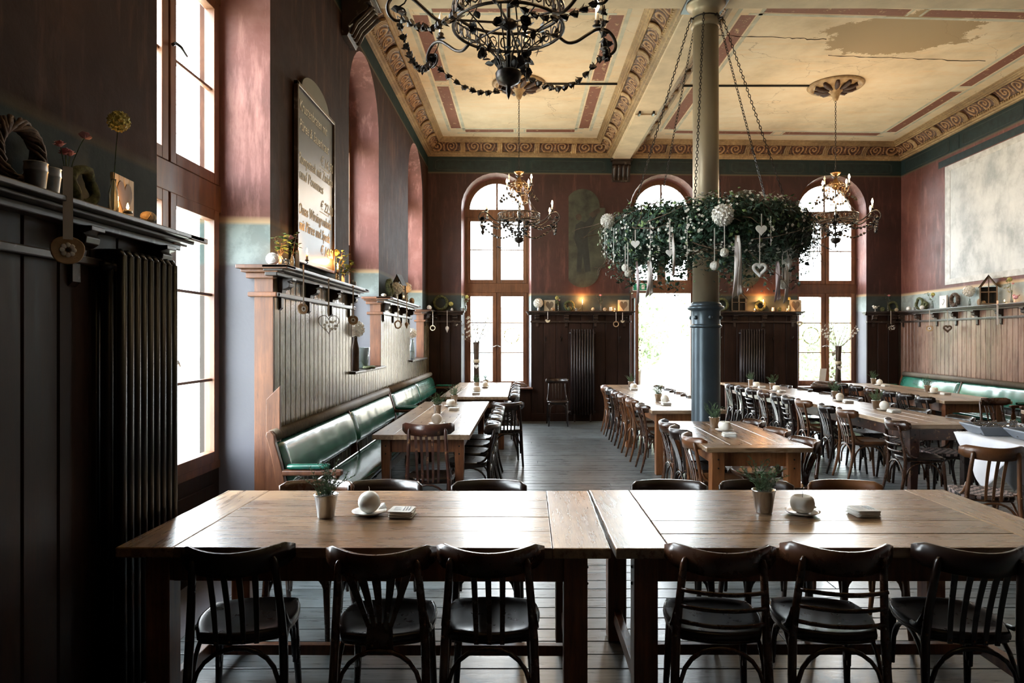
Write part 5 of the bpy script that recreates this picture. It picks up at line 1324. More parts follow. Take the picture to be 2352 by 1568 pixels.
for tk, x, y, ex in (('L', 749, 1187, ''), ('R', 1754, 1176, ''), ('B', 1043, 924, ', the far one'), ('B', 1005, 950, ', the near one'), ('W', 1095, 891, ', the near one'), ('W', 1116, 885, ', the far one'), ('O', 1641, 982, ''), ('D', 1449, 889, ', the far one'), ('D', 1512, 921, ', the near one'),
        ('F', 1724, 884, ', the far one'), ('F', 1774, 893, ', the near one'), ('N', 1918, 914, ', the far one'), ('N', 2012, 938, ', the near one'), ('P', 2006, 881, ', the far one'), ('P', 2130, 899, ', the near one')):
    place(HP, pt(x, y), random.uniform(0, 6), 'green herb in steel pot %s%s' % (tn[tk], ex), 'plant', 'potted herbs on the tables', 1.2 if tk in 'LR' else 1.1)
for pr, tk, x, y, ex in ((CP, 'L', 848, 1180, ''), (CC, 'R', 1843, 1180, ''), (CP, 'B', 1003, 975, ''), (CC, 'B', 1035, 934, ', far end'), (CC, 'W', 1095, 900, ', near one'), (CP, 'W', 1114, 890, ', far one'), (CC, 'O', 1664, 990, ''), (CC, 'D', 1455, 893, ', far one'), (CP, 'D', 1527, 926, ', near one'),
        (CC, 'F', 1737, 889, ', far one'), (CC, 'F', 1783, 898, ', near one'), (CP, 'N', 1929, 921, ', far one'), (CP, 'N', 2031, 942, ', near one'), (CP, 'P', 2020, 885, ', far one'), (CC, 'P', 2145, 903, ', near one')):
    place(pr, pt(x, y), random.uniform(-.3, .3), 'cream %s candle on a saucer %s%s' % ('ball' if pr is CP else 'half-burnt round', tn[tk], ex), 'candle', 'round candles on the tables', 1.25)
for tk, x, y, ex in (('L', 923, 1184, ''), ('R', 1983, 1182, ''), ('B', 988, 990, ', near one'), ('B', 1042, 942, ', far one'), ('W', 1093, 906, ''), ('O', 1675, 1002, ''), ('D', 1456, 896, ', far one'), ('D', 1530, 930, ', near one'), ('F', 1750, 891, ', far one'), ('F', 1795, 901, ', near one'), ('N', 1948, 925, ', far one'), ('N', 2053, 947, ', near one'), ('P', 2034, 887, ', far one'), ('P', 2172, 906, ', near one')):
    place(CO, pt(x, y), random.uniform(-.15, .15), 'stack of white card coasters %s%s' % (tn[tk], ex), 'coasters', 'coaster stacks on the tables', 1.2)
# ---------------------------------------------------------------- mantel decorations
ZMM = ZM+.001
def mp(side, s, d):    # a point on a mantel shelf: d from the wall
    return {'L': Vector((XL+d, s, ZMM)), 'B': Vector((s, yb(s)-d, ZMM)), 'R': Vector((xr(s)-d, s, ZMM))}[side]
RZ = {'L': pi/2, 'B': 0, 'R': -pi/2}      # local -Y faces the room: for L the room is +X
GM = 'decorations on the mantel shelves'
def deco(nm, cat, label, side, s, d, tilt=0):
    return empty(nm, mp(side, s, d), RZ[side]+tilt, label, cat, GM)
def d_wreath(side, s, d, r, tr, label, m='twig', tilt=0, strands=6):
    t = deco('twig_wreath' if m != 'moss' else 'moss_wreath', 'wreath', label, side, s, d, tilt); g = random.Random(int(s*100))
    if m == 'moss': MB().tube([(r*cos(q)*(1), .01*sin(3*q), r+tr+r*sin(q)) for q in [2*pi*i/24 for i in range(24)]], [tr*g.uniform(.8, 1.15) for _ in range(24)], 8, True).build('moss_ring', M['moss'], t, True)
    else:
        for k in range(strands*2):
            ph = g.uniform(0, 6.28); f_ = g.choice((2, 3, 4)); MB().tube([((r+tr*.8*sin(f_*q+ph))*cos(q), tr*.8*cos(f_*q+ph), r+tr+(r+tr*.8*sin(f_*q+ph))*sin(q)) for q in [2*pi*i/26 for i in range(26)]], tr*.24, 5, True).build('twisted_twig', M[m], t, True)
    t.rotation_euler.x = -.12 if 0 else 0
    return t
def d_ball(side, s, d, r, label, m='white', sc=(1,1,1)):
    t = deco('decorative_ball', 'ball', label, side, s, d)
    MB().sphere((0,0,r*sc[2]), r, 14, 9, sc).build('ball_body', M[m], t, True)
    g = random.Random(int(s*77)); b = MB()
    for k in range(7):
        R3 = Matrix.Translation((0,0,r*sc[2])) @ Matrix.Diagonal((*sc, 1)) @ Matrix.Rotation(g.uniform(0, 3), 4, 'X') @ Matrix.Rotation(g.uniform(0, 3), 4, 'Y'); b.tube([(r*1.0*cos(q), r*1.0*sin(q), 0) for q in [2*pi*i/14 for i in range(14)]], r*.06, 4, True, M=R3)
    b.build('winding', M[m], t, True); return t
def stemcurve(g, h, lean=.03):
    a = g.uniform(0, 6.28); return [(lean*cos(a)*u*u, lean*sin(a)*u*u, .02+(h-.02)*u) for u in (0, .3, .6, .85, 1)]
HYs = hydrangea_mesh(.06, M['petal'], 60, seed=2); HYy = hydrangea_mesh(.038, M['yellow'], 50, 'ball_flower', 3); ROS = rose_mesh(.03, M['pink']); LF = leaf_mesh(.06, .045, M['ivyl']); LFd = leaf_mesh(.05, .035, M['ivy'])
POS = rose_mesh(.022, M['pink'])
def d_vase(side, s, d, label, kind, vh=.12, vr=.02, h=.22, vm='vase', seed=1, z=None, pos=None, sc=1):
    t = empty('flower_vase', pos, 0, label, 'vase', GM) if pos is not None else deco('flower_vase', 'vase', label, side, s, d)
    MB().lathe([(vr*.9,0),(vr,.004),(vr,vh*.6),(vr*.5,vh*.85),(vr*.55,vh),(vr*.42,vh),(vr*.38,vh*.86),(vr*.85,vh*.58),(vr*.8,.01),(.001,.008)], 14).build('vase_body', M[vm], t, True)
    g = random.Random(seed)
    def put(me, nm, P_, k=1, rot=0): 
        MB().tube(P_, .002, 4).build('stem', M['herb'], t); inst(me, nm, t, Matrix.Translation(P_[-1]) @ Matrix.Rotation(rot, 4, 'Y') @ Matrix.Scale(k, 4))
    if kind == 'hydrangea': put(HYs, 'hydrangea', stemcurve(g, h, .01), sc)
    elif kind == 'ball': put(HYy, 'ball_flower', stemcurve(g, h, .02), sc)
    elif kind == 'tulip': put(ROS, 'tulip', stemcurve(g, h, .02), 1.1)
    elif kind == 'roses':
        for k in range(5): put(POS, 'rose_bloom', stemcurve(g, h*g.uniform(.7, 1), .06), 1, g.uniform(-.8, .8))
    elif kind == 'mixed':
        put(HYy, 'ball_flower', stemcurve(g, h, .03), .8*sc); put(POS, 'rose_bloom', stemcurve(g, h*.8, .05), 1)
    if kind in ('mixed', 'tulip', 'ivy'):
        for k in range(3 if kind != 'ivy' else 7):
            P_ = [(abs(p_[0])*(1 if side in 'L' and pos is not None else 1)*(1 if k % 2 else -1), -abs(p_[1])*.8, p_[2]) for p_ in stemcurve(g, h*g.uniform(.7, 1.15), .11)]; MB().tube(P_, .0018, 4).build('stem', M['twig'], t)
            for u in (2, 3, 4):
                for sg in (-1, 1): inst(LF if kind != 'tulip' else LFd, 'leaf', t, Matrix.Translation(P_[u]) @ Matrix.Rotation(g.uniform(0, 6), 4, 'Z') @ Matrix.Rotation(-.3*sg, 4, 'Y') @ Matrix.Scale(.8, 4))
    return t
def d_plaque(side, s, d, w_, label, tilt=0):
    t = deco('heart_plaque', 'plaque', label, side, s, d, tilt); n = 4
    for k in range(n):
        MB().box(-w_/2+w_*k/n+.001, -w_/2+w_*(k+1)/n-.001, 0, .016, 0, w_*1.0).build('plaque_slat', M['creamw'], t, bevel=.002)
    MB().prism([(a*.78/.94*.9, -.004, c+w_*.52) for a, _, c in heart_outline(w_)], (0, .004, 0)).build('heart', M['heartw'], t)
    return t
def d_tealight(side, s, d, label, glass=True, pos=None, e=2.5):
    t = empty('tealight', pos, 0, label, 'candle', GM) if pos is not None else deco('tealight', 'candle', label, side, s, d)
    if glass: MB().lathe([(.024,0),(.028,.01),(.03,.05),(.0285,.05),(.026,.012),(.001,.01)], 16).build('glass', M['vase'], t, True)
    MB().lathe([(.019,.011),(.019,.026),(.001,.024)], 14).build('tealight_cup', M['zinc'], t, True)
    MB().lathe([(.002,.028),(.006,.036),(.004,.048),(.0003,.058)], 8).build('flame', M['flame'], t, True)
    p = t.location; light('candle_light', 'POINT', (p[0], p[1], p[2]+.075), e, (1, .42, .12), .012)
    return t
def d_stand(side, s, d, label, h=.16, lit=True, e=3):
    t = deco('candle_stand', 'candlestick', label, side, s, d)
    MB().tube([(.0+.008*cos(q*1.7), .008*sin(q*1.7), .01+h*.55*q/12) for q in range(13)], .004, 5).build('twisted_stem', M['black'], t, True)
    MB().lathe([(.03,0),(.03,.005),(.004,.012)], 14).build('foot', M['black'], t, True)
    MB().lathe([(.008,h*.6),(.018,h*.62),(.016,h*.6+.01),(.008,h*.6)], 10).build('pan', M['black'], t); MB().tube([(0,0,h*.62),(0,0,h)], .009, 8).build('candle', M['wax'], t, True)
    if lit:
        MB().lathe([(.002,h+.002),(.007,h+.012),(.005,h+.026),(.0003,h+.04)], 8).build('flame', M['flame'], t, True)
        p = t.location; light('candle_light', 'POINT', (p[0], p[1], p[2]+h+.05), e, (1, .42, .12), .012)
    return t
def d_house(side, s, d, w_, h, dp, label, tilt=0, m='heartw'):
    t = deco('house_lantern', 'lantern', label, side, s, d, tilt); e = .018; hw = w_/2; hr = h*.62
    for x in (-hw, hw-e):
        for y in (0, dp-e): MB().box(x, x+e, y, y+e, 0, hr).build('post', M[m], t)
    for y in (0, dp-e):
        MB().box(-hw, hw, y, y+e, 0, e).build('sill', M[m], t); MB().box(-.006, .006, y, y+e, 0, h-e).build('glazing_bar', M[m], t); MB().box(-hw, hw, y, y+e, h*.42, h*.42+.012).build('glazing_bar', M[m], t)
        for sg in (-1, 1): MB().tube([(sg*(hw-e/2), y+e/2, hr), (0, y+e/2, h-e/2)], e*.6, 4).build('gable_rafter', M[m], t)
    for sg in (-1, 1): MB().prism([(sg*(hw+.015), -.01, hr-.015), (sg*(hw+.005), -.01, hr), (0, -.01, h+.012), (0, -.01, h)], (0, dp+.02, 0)).build('roof_board', M['black'], t)
    MB().box(-hw+.004, -hw+.007, e, dp-e, e, hr).build('pane', M['vase'], t)
    MB().box(-hw, hw, dp-.003, dp, 0, hr).build('back_board', M['black'], t)
    return t
def d_bird(side, s, d, label, m='white', tilt=0):
    t = deco('bird_figure', 'figurine', label, side, s, d, tilt)
    MB().grid(lambda u, v: ((-.05+.1*u), .028*sin(pi*min(1, u*1.05))**.6*cos(2*pi*v), .075+.03*sin(pi*min(1, u*1.05))**.6*sin(2*pi*v)+.012*u-(.01 if u > .8 else 0)), 12, 12).build('bird_body', M[m], t, True)
    MB().sphere((-.035, 0, .105), .022, 10, 7).build('head', M[m], t, True); MB().prism([(-.055,-.004,.105),(-.072,0,.1),(-.055,.004,.10)], (0,0,.004)).build('beak', M[m], t)
    MB().prism([(.04,-.01,.09),(.085,-.006,.108),(.085,.006,.108),(.04,.01,.09)], (0,0,.008)).build('tail', M[m], t)
    MB().tube([(0,0,0),(0,0,.055)], .004, 5).build('peg', M[m], t); MB().lathe([(.02,0),(.02,.004),(.001,.006)], 10).build('base', M[m], t)
    return t
def d_can(side, s, d, label, tilt=0):
    t = deco('tiny_watering_can', 'watering can', label, side, s, d, tilt)
    MB().lathe([(.026,0),(.028,.003),(.024,.055),(.026,.058),(.022,.057),(.001,.05)], 14).build('can_body', M['zinc'], t, True)
    MB().tube([(.024,0,.015),(.045,0,.03),(.07,0,.058)], [.006,.005,.004], 6).build('spout', M['zinc'], t); MB().sphere((.072,0,.06), .010, 8, 5, (.5,1,1)).build('rose_head', M['zinc'], t)
    MB().tube([(-.024,0,.05),(-.045,0,.075),(-.05,0,.04),(-.026,0,.02)], .003, 5).build('handle', M['zinc'], t); return t
def d_pail(side, s, d, label):
    t = deco('zinc_pail', 'pail', label, side, s, d)
    MB().lathe([(.028,0),(.03,.003),(.036,.06),(.0375,.062),(.0375,.067),(.036,.09),(.039,.092),(.037,.095),(.034,.09),(.028,.01),(.001,.008)], 20).build('pail_body', M['zinc'], t, True); return t
def d_jar(side, s, d, label, m='creamw'):
    t = deco('pottery_jar', 'jar', label, side, s, d)
    MB().lathe([(.022,0),(.030,.01),(.03,.045),(.022,.06),(.026,.075),(.026,.08),(.02,.08),(.02,.06),(.001,.02)], 16).build('jar_body', M['wax'], t, True); return t
# near pier
d_wreath('L', 2.46, .055, .105, .03, 'large twisted twig wreath leaning on the near dark wall'); d_pail('L', 2.435, .14, 'small ribbed zinc pail before the large twig wreath, nearer the frame edge'); d_pail('L', 2.52, .13, 'small ribbed zinc pail before the large twig wreath, brighter one')
d_vase('L', 2.66, .10, 'slim glass bottle with pale pink blossoms on the near mantel', 'roses', .13, .018, .26, seed=4)
d_wreath('L', 2.82, .06, .07, .022, 'brown moss wreath next to the yellow ball flower', 'moss')
d_vase('L', 2.93, .12, 'clear bottle with one yellow-green ball flower on the near mantel', 'ball', .15, .02, .40, seed=6, sc=1.0)
d_plaque('L', 3.06, .09, .19, 'cream slatted plaque with a brown heart leaning on the near dark pier', .1)
d_ball('L', 3.13, .16, .03, 'shell-like cream rosette in front of the near heart plaque', 'creamw', (1.3, 1, .8)); d_tealight('L', 2.975, .155, 'small lit tealight beside the clear bottle on the near mantel', False, None, .8)
# middle pier
d_ball('L', 4.98, .05, .045, 'large white ball at the near end of the chalkboard mantel', 'white'); d_tealight('L', 5.06, .12, 'glowing tealight glass beside the large white ball')
d_vase('L', 5.20, .12, 'slim vase with a pink tulip and dark leaves under the chalkboard', 'tulip', .11, .016, .22, seed=8); d_vase('L', 5.12, .05, 'vase of dark ivy sprays behind the pink tulip', 'ivy', .10, .03, .26, seed=9, vm='zinc')
t_ = deco('bottle_candle', 'candle', 'thick cream candle stub left of the spiral candlestick', 'L', 5.32, .12); MB().lathe([(.015,0),(.015,.11),(.011,.15),(.001,.15)], 12).build('candle', M['wax'], t_, True)
d_stand('L', 5.62, .10, 'spiral iron candlestick, lit, in front of the chalkboard corner', .17, True, 6)
d_stand('L', 6.55, .10, 'lit candlestick wrapped in ivy at the far end of the chalkboard mantel', .15, True, 8); d_vase('L', 6.68, .06, 'vase of ivy and small roses beside the lit candlestick', 'mixed', .12, .02, .30, seed=12)
d_vase('L', 6.75, .1, 'white bottle vase trailing green leaves at the mantel end', 'ivy', .15, .017, .2, vm='white', seed=13)
d_can('L', 7.18, .10, 'tiny zinc watering can at the end of the chalkboard mantel', 0)
# chalkboard
cb = empty('chalkboard_menu', (XL+.035, 6.09, 2.30), pi/2, 'tall framed menu chalkboard leaning above the middle mantel', 'chalkboard')
hw, hh = .52, 1.41
MB().box(-hw, hw, 0, .012, 0, hh).build('slate', M['board'], cb)
for (a, c, e, f_) in ((-hw-.03, hw+.03, -.03, 0), (-hw-.03, hw+.03, hh, hh+.035)): MB().box(a, c, -.018, .02, e, f_).build('frame_bar', M['trimd'], cb, bevel=.006)
for x in (-hw-.03, hw): MB().box(x, x+.03, -.018, .02, -.03, hh+.035).build('frame_bar', M['trimd'], cb, bevel=.006)
MB().prism([(.40*cos(pi*i/16), 0, hh+.035+.17*sin(pi*i/16)) for i in range(17)], (0, .015, 0)).build('arched_crest', M['board'], cb, bevel=.004)
def text(body, x, z, size, parent, m, y=-.002, nm='writing', al='LEFT', sx=1.0):
    cu = bpy.data.curves.new(nm, 'FONT'); cu.body = body; cu.size = size; cu.align_x = al; cu.extrude = .0006; cu.shear = .25; cu.offset = .0006; cu.resolution_u = 2
    o = bpy.data.objects.new(nm, cu); COL.objects.link(o); o.parent = parent; o.location = (x, y, z); o.rotation_euler = (pi/2, 0, 0); o.scale = (sx, 1, 1); cu.materials.append(m)
    me = bpy.data.meshes.new_from_object(o); me.materials.clear(); me.materials.append(m); o2 = bpy.data.objects.new(nm, me); COL.objects.link(o2); o2.parent = parent; o2.location = (x, y, z); o2.rotation_euler = (pi/2, 0, 0); o2.scale = (sx, 1, 1)
    bpy.data.objects.remove(o); return o2
for body, x, z in (('Krustenbraten mit', -.47, 1.24), ('Püree & Sauerkraut', -.47, 1.08), ('€ 16,50', .12, .93), ('Rumpsteak mit Zwiebeln', -.49, .80), ('und Pommes', -.47, .67), ('€ 22,50', .12, .52), ('Omas Wirsingroulade', -.49, .38), ('mit Püree und Speck', -.47, .25), ('€ 14,50', .12, .11)):
    text(body, x, z, .128, cb, M['chalk'], sx=.82 if len(body) > 12 else 1)
MB().box(.1, .38, -.002, 0, .905, .911).build('underline', M['chalk'], cb); MB().box(.1, .38, -.002, 0, .495, .501).build('underline', M['chalk'], cb)
# second pier
d_wreath('L', 9.15, .09, .10, .035, 'thick green moss wreath on the second pier\'s mantel', 'moss'); d_house('L', 9.75, .14, .16, .36, .11, 'narrow dark house lantern with a warm glow on the second pier', 1.2)
d_tealight('L', 9.95, .14, 'tealight glowing against the narrow house lantern', True, None, 5); d_vase('L', 9.45, .12, 'pale hydrangea in a pot on the second pier', 'hydrangea', .06, .03, .15, vm='zinc', seed=2, sc=1.25)
d_vase('L', 10.35, .12, 'white hydrangea in a clear vase by the far end of the second pier', 'hydrangea', .15, .025, .23, seed=3, sc=1.1); d_ball('L', 8.72, .1, .03, 'white rosette at the near end of the second pier', 'petal', (1.6,1,.6))
d_ball('L', 10.8, .12, .04, 'round brown bird-like ball at the far end of the second pier', 'disc', (1,1,1.3)); d_can('L', 9.3, .14, 'dark little jug beside the moss wreath')
# third pier and back wall
d_ball('L', 12.95, .10, .045, 'white ball nearest the back corner on the left wall', 'petal'); d_wreath('B', -1.62, .07, .13, .03, 'dark moss wreath in the back left corner', 'moss')
d_vase('B', -1.40, .08, 'dark vase with a small yellow flower in the back left corner', 'ball', .06, .03, .14, seed=5, vm='zinc'); d_can('B', -1.08+-.1, .1, 'tiny white jug left of the leftmost back window'); d_vase('B', -1.0-.25+.12, .09, 'slim clear bottle with a white ball flower, left of the leftmost back window', 'mixed', .16, .022, .28, seed=15)
d_vase('B', .31, .10, 'small pewter vase of white hydrangea right of the leftmost back window', 'hydrangea', .09, .028, .16, vm='zinc', seed=7, sc=1.35); d_plaque('B', .53, .07, .22, 'cream heart plaque, first right of the leftmost back window'); d_vase('B', .70, .1, 'slim bottle of eucalyptus and a yellow flower beside the first plaque', 'mixed', .15, .016, .26, seed=17)
d_ball('B', .585, .12, .035, 'small pale ball before the first heart plaque', 'disc'); d_wreath('B', .92, .06, .085, .025, 'dim brown wreath between first plaque and candle', 'moss'); d_ball('B', .92, .13, .045, 'dark moss ball before the dim wreath', 'moss'); d_can('B', 1.06, .12, 'tiny pottery watering can left of the lit candle')
d_stand('B', 1.18, .10, 'tall lit candle glowing under the olive painting', .19, True, 12)
d_ball('B', 1.39, .1, .036, 'cream ball right of the lit candle, first of two', 'creamw'); d_vase('B', 1.545, .1, 'bottle with a pink tulip and white blossoms on the back mantel', 'tulip', .15, .018, .3, seed=19); d_ball('B', 1.62, .12, .036, 'cream ball right of the tulip bottle, second of two', 'creamw')
d_jar('B', 1.74, .1, 'pale ribbed jar left of the tealight on the back mantel'); d_tealight('B', 1.82, .11, 'bright tealight left of the second heart plaque', False, None, 3); d_plaque('B', 2.0, .07, .225, 'cream heart plaque beside the garden door')
d_wreath('B', 3.98, .06, .11, .03, 'pale oval wreath half hidden by the column', 'moss'); d_house('B', 4.32, .10, .30, .42, .06, 'flat house-shaped window frame on the mantel right of the column')
d_wreath('B', 4.76, .06, .085, .03, 'moss wreath with the small flame above it, right of the column', 'moss'); d_stand('B', 4.80, .11, 'lit candle above the moss wreath right of the column', .2, True, 14)
d_tealight('B', 4.62, .13, 'tealight beside the flat house frame', False, None, 3); d_jar('B', 5.0, .1, 'pale ribbed jar right of the column'); d_ball('B', 5.14, .08, .045, 'dark moss ball right of the pale jar', 'moss'); d_tealight('B', 5.28, .12, 'tealight near the rightmost heart plaque', False, None, 3)
d_vase('B', 5.33, .08, 'slim bottle with a yellow flower behind the tealight', 'ball', .14, .016, .26, seed=21, sc=.7); d_plaque('B', 5.47, .07, .235, 'cream heart plaque left of the rightmost back window')
d_bird('B', 7.08, .10, 'white wooden bird on a peg right of the rightmost back window'); d_ball('B', 7.24, .08, .045, 'dark moss ball beside the white bird', 'moss'); d_vase('B', 7.35, .08, 'vase with a pink tulip in the dark far corner', 'tulip', .15, .022, .31, seed=23); d_wreath('B', 7.46, .07, .085, .022, 'plain brown wreath ring in the dark far corner', 'moss'); d_ball('B', 7.50, .13, .035, 'cream egg before the brown ring', 'creamw')
def ry(x, d=.1):   # distance along the boarded wall for an item seen at picture column x
    for k in range(200):
        s = 6+k*.04
        if CX+F*(xr(s)-d)/s <= x: return s
    return 13.6
for x, fn in ((2088, lambda s: d_ball('R', s, .1, .042, 'white patterned egg, first on the boarded wall\'s mantel', 'white')),
        (2102, lambda s: d_can('R', s, .12, 'tiny zinc watering can before the green ring')), (2108, lambda s: d_wreath('R', s, .06, .10, .026, 'standing moss-green ring on the boarded wall\'s mantel', 'moss')),
        (2121, lambda s: d_wreath('R', s, .06, .055, .03, 'small thick nest wreath behind an egg', 'moss')), (2125, lambda s: d_ball('R', s, .14, .04, 'pale egg before the nest wreath', 'white')),
        (2143, lambda s: d_vase('R', s, .1, 'bottle with two green ball flowers left of the white card', 'mixed', .15, .02, .27, seed=25)), (2190, lambda s: d_wreath('R', s, .07, .095, .035, 'knotted grey twig wreath on the boarded wall\'s mantel')),
        (2229, lambda s: d_vase('R', s, .1, 'clear vase with a wide cream hydrangea', 'hydrangea', .12, .018, .25, seed=27, sc=1.3)), (2251, lambda s: d_ball('R', s, .09, .055, 'wooden disc-like ornament leaning by the house lantern', 'disc', (1,.35,1))),
        (2265, lambda s: d_ball('R', s, .13, .045, 'speckled cream egg by the house lantern', 'creamw', (1.2,1,.9))), (2313, lambda s: d_tealight('R', s, .13, 'tealight right of the house lantern', False, None, 1.5)),
        (2327, lambda s: d_vase('R', s, .1, 'bottle with a yellow bloom right of the house lantern', 'mixed', .17, .02, .36, seed=29)), (2338, lambda s: d_bird('R', s, .12, 'pink bird figure by the frame edge', 'pink'))):
    fn(ry(x))
d_house('R', ry(2283), .17, .24, .46, .16, 'grey wooden house lantern with glazed gable front', .95, 'creamw' if 0 else 'heartw')
t_ = deco('white_card', 'card', 'white card with a grey heart line leaning on the mantel', 'R', ry(2163), .07); MB().box(-.10, .10, 0, .03, 0, .23).build('card_panel', M['paper'], t_, bevel=.002); MB().tube([(a*.5, -.002, c*.6+.12) for a, _, c in heart_outline(.2)][2:18], .003, 4).build('drawn_line', M['grey'], t_)
# pendants on the mantels
GP = 'pendants hanging from the mantel shelves'
def ph(nm, cat, label, x, y, side, kind, s, L, m='white', off=.187, rib='ribbon', rw=.006, rz=None):
    if side == 'L': Y = (XL+off)*F/(x-CX)
    elif side == 'R':
        Y = ry(x, off)
    else:
        Y = yb((x-CX)*13.4/F)-off
    o = hang(nm, cat, label, GP, x, y, Y, kind, s, L, m, RZ[side] if rz is None else rz, rib, rw)
    return o
ph('wood_disc_pendant', 'pendant', 'wooden disc with a white flower on a checked ribbon, near mantel', 156, 574, 'L', 'disc', .11, .26, rz=.75, rw=.016)
ph('wood_disc_pendant', 'pendant', 'bark-edged wooden disc turned sideways under the chalkboard mantel', 697, 709, 'L', 'disc', .09, .30, rz=1.0)
ph('wire_heart_pendant', 'pendant', 'thin wire heart with tiny birds before the grey boards', 755, 742, 'L', 'thinheart', .19, .32, rz=.5)
ph('wood_disc_pendant', 'pendant', 'wooden disc with a pale flower at the window end of the chalkboard mantel', 811, 735, 'L', 'disc', .10, .30, rz=.35)
ph('ring_pendant', 'pendant', 'small wooden ring pendant on the second pier, left one', 914, 745, 'L', 'ring', .10, .36, 'disc', rz=.8); ph('ring_pendant', 'pendant', 'small wooden drop pendant on the second pier, right one', 934, 746, 'L', 'drop', .1, .34, 'disc', rz=.8)
ph('ring_pendant', 'pendant', 'pale ring pendant in the dark back left corner', 994, 753, 'L', 'ring', .09, .27, 'creamw', rz=.2)
ph('drop_pendant', 'pendant', 'silvery drop pendant left of the leftmost back window', 1027, 755, 'B', 'drop', .13, .30, 'white')
ph('bird_pendant', 'pendant', 'cream bird pendant under the first heart plaque', 1258, 737, 'B', 'bird', .10, .14, 'creamw'); ph('ring_pendant', 'pendant', 'wooden ring pendant under the second heart plaque', 1415, 744, 'B', 'ring', .10, .18, 'disc'); ph('bird_pendant', 'pendant', 'cream bird pendant beside the garden door', 1430, 738, 'B', 'bird', .08, .14, 'creamw')
ph('heart_pendant', 'pendant', 'open cream heart pendant at the edge of the rightmost back window', 1837, 743, 'B', 'fatheart', .10, .15, 'creamw'); ph('wire_heart_pendant', 'pendant', 'wire heart with blossoms in the dark far corner', 2046, 750, 'B', 'thinheart', .19, .25)
ph('wood_disc_pendant', 'pendant', 'wooden disc pendant at the start of the red boards', 2135, 754, 'R', 'disc', .12, .30, rz=-.7); ph('heart_pendant', 'pendant', 'brown open heart hanging on the red boards', 2176, 754, 'R', 'fatheart', .12, .27, 'twig', rz=-.5); ph('ribbon_bow', 'ribbon', 'loose white ribbon hanging from the house lantern\'s shelf edge', 2291, 745, 'R', 'drop', .02, .36, 'ribbon', rw=.012, rz=-.7)
# ---------------------------------------------------------------- things in the windows
def branches(loc, label, seed, h=.95, rot=0):
    t = empty('branch_vase', loc, rot, label, 'branches', 'blossoming branches on the window sills'); g = random.Random(seed)
    for k in range(5):
        a = 2*pi*k/5; MB().tube([(.03*cos(a), .03*sin(a), 0), (.022*cos(a+.4), .022*sin(a+.4), h*.4), (.04*cos(a+.8), .04*sin(a+.8), h*.78)], [.034,.03,.024], 7).build('trunk_piece', M['bark'], t, True)
    MB().lathe([(.062,h*.42),(.066,h*.45),(.062,h*.48)], 14).build('twine', M['creamw'], t, True)
    MB().prism([(a, -.07, c+h*.36) for a, _, c in heart_outline(.1)], (0, .008, 0)).build('heart_tag', M['white'], t)
    for k in range(16):
        p = Vector((g.uniform(-.03,.03), g.uniform(-.03,.03), h*.72)); d = Vector((g.uniform(-.9,.9), g.uniform(-.25,.25), g.uniform(.3, 1))); P_ = [p]; b = MB()
        for j in range(7):
            d += Vector((g.uniform(-.25,.25), g.uniform(-.2,.2), g.uniform(-.1,.25))); p = p+d.normalized()*h*.075; P_.append(p)
            if j > 1:
                for q in range(3): floret(b, p+Vector((g.uniform(-.02,.02),)*3), g.uniform(.012,.02), Vector((g.uniform(-1,1), -1, g.uniform(-1,1))).normalized())
        MB().tube(P_, [.005-.0005*j for j in range(8)], 4).build('twig', M['twig'], t); b.build('blossoms', M['petal'], t)
    return t
branches((-.93, 13.68, .67), 'bound blossoming branches in the leftmost back window', 5, 1.15); branches((6.45, 13.96, .67), 'bound blossoming branches with a white heart in the rightmost back window', 9, 1.05)
def window_wreath(x, y, Y, r, label):
    p = at(x, y, Y); t = empty('window_wreath', p, 0, label, 'wreath', 'thin leaf rings in the windows'); g = random.Random(int(x))
    MB().tube([(r*cos(q), 0, r*sin(q)) for q in [2*pi*i/30 for i in range(30)]], .004, 4, True).build('wire_ring', M['twig'], t); b = MB()
    for k in range(60):
        q = g.uniform(0, 6.28); floret(b, Vector((r*cos(q)+g.uniform(-.01,.01), g.uniform(-.01,.01), r*sin(q)+g.uniform(-.01,.01))), .016, Vector((g.uniform(-1,1), -1, g.uniform(-1,1))).normalized())
    b.build('ring_leaves', M['yellow'], t); MB().tube([(0,0,r),(0,0,r+.6)], .0012, 3).build('thread', M['twig'], t)
window_wreath(1175, 771, 13.78, .15, 'thin yellow leaf ring in the leftmost back window'); window_wreath(1863, 771, 13.9, .165, 'thin yellow leaf ring in the rightmost back window')
# sills of the left windows
g_ = Vector((-1.86, 7.62, 1.29)); t_ = empty('glass_planter', (-1.92, 8.05, 1.289), 0, 'clear glass bucket on the sill of the second window', 'planter')
MB().lathe([(.085,0),(.09,.005),(.115,.25),(.111,.25),(.086,.012),(.001,.01)], 24).build('glass_body', M['vase'], t_, True)
o = empty('gravel_bowl', (-1.80, 8.0, 1.289), 0, 'low ring of moss and stones before the glass bucket', 'bowl'); MB().tube([(.06*cos(q), .09*sin(q), .018) for q in [2*pi*i/16 for i in range(16)]], .017, 6, True).build('moss_ring', M['moss'], o, True)
d_vase('L', 0, 0, 'tall bottle of white hydrangea wrapped in bark, second window sill', 'hydrangea', .40, .04, .46, pos=(-1.84, 7.50, 1.289), seed=31, sc=1.3, vm='bark')
d_vase('L', 0, 0, 'tall bottle of white hydrangea on the farthest left sill', 'hydrangea', .34, .045, .44, pos=(-1.85, 11.42, 1.289), seed=33, sc=1.2)
t_ = empty('twig_tray', (6.05, 13.72, .67), 0, 'low heap of woven twigs on the rightmost window sill', 'basket')
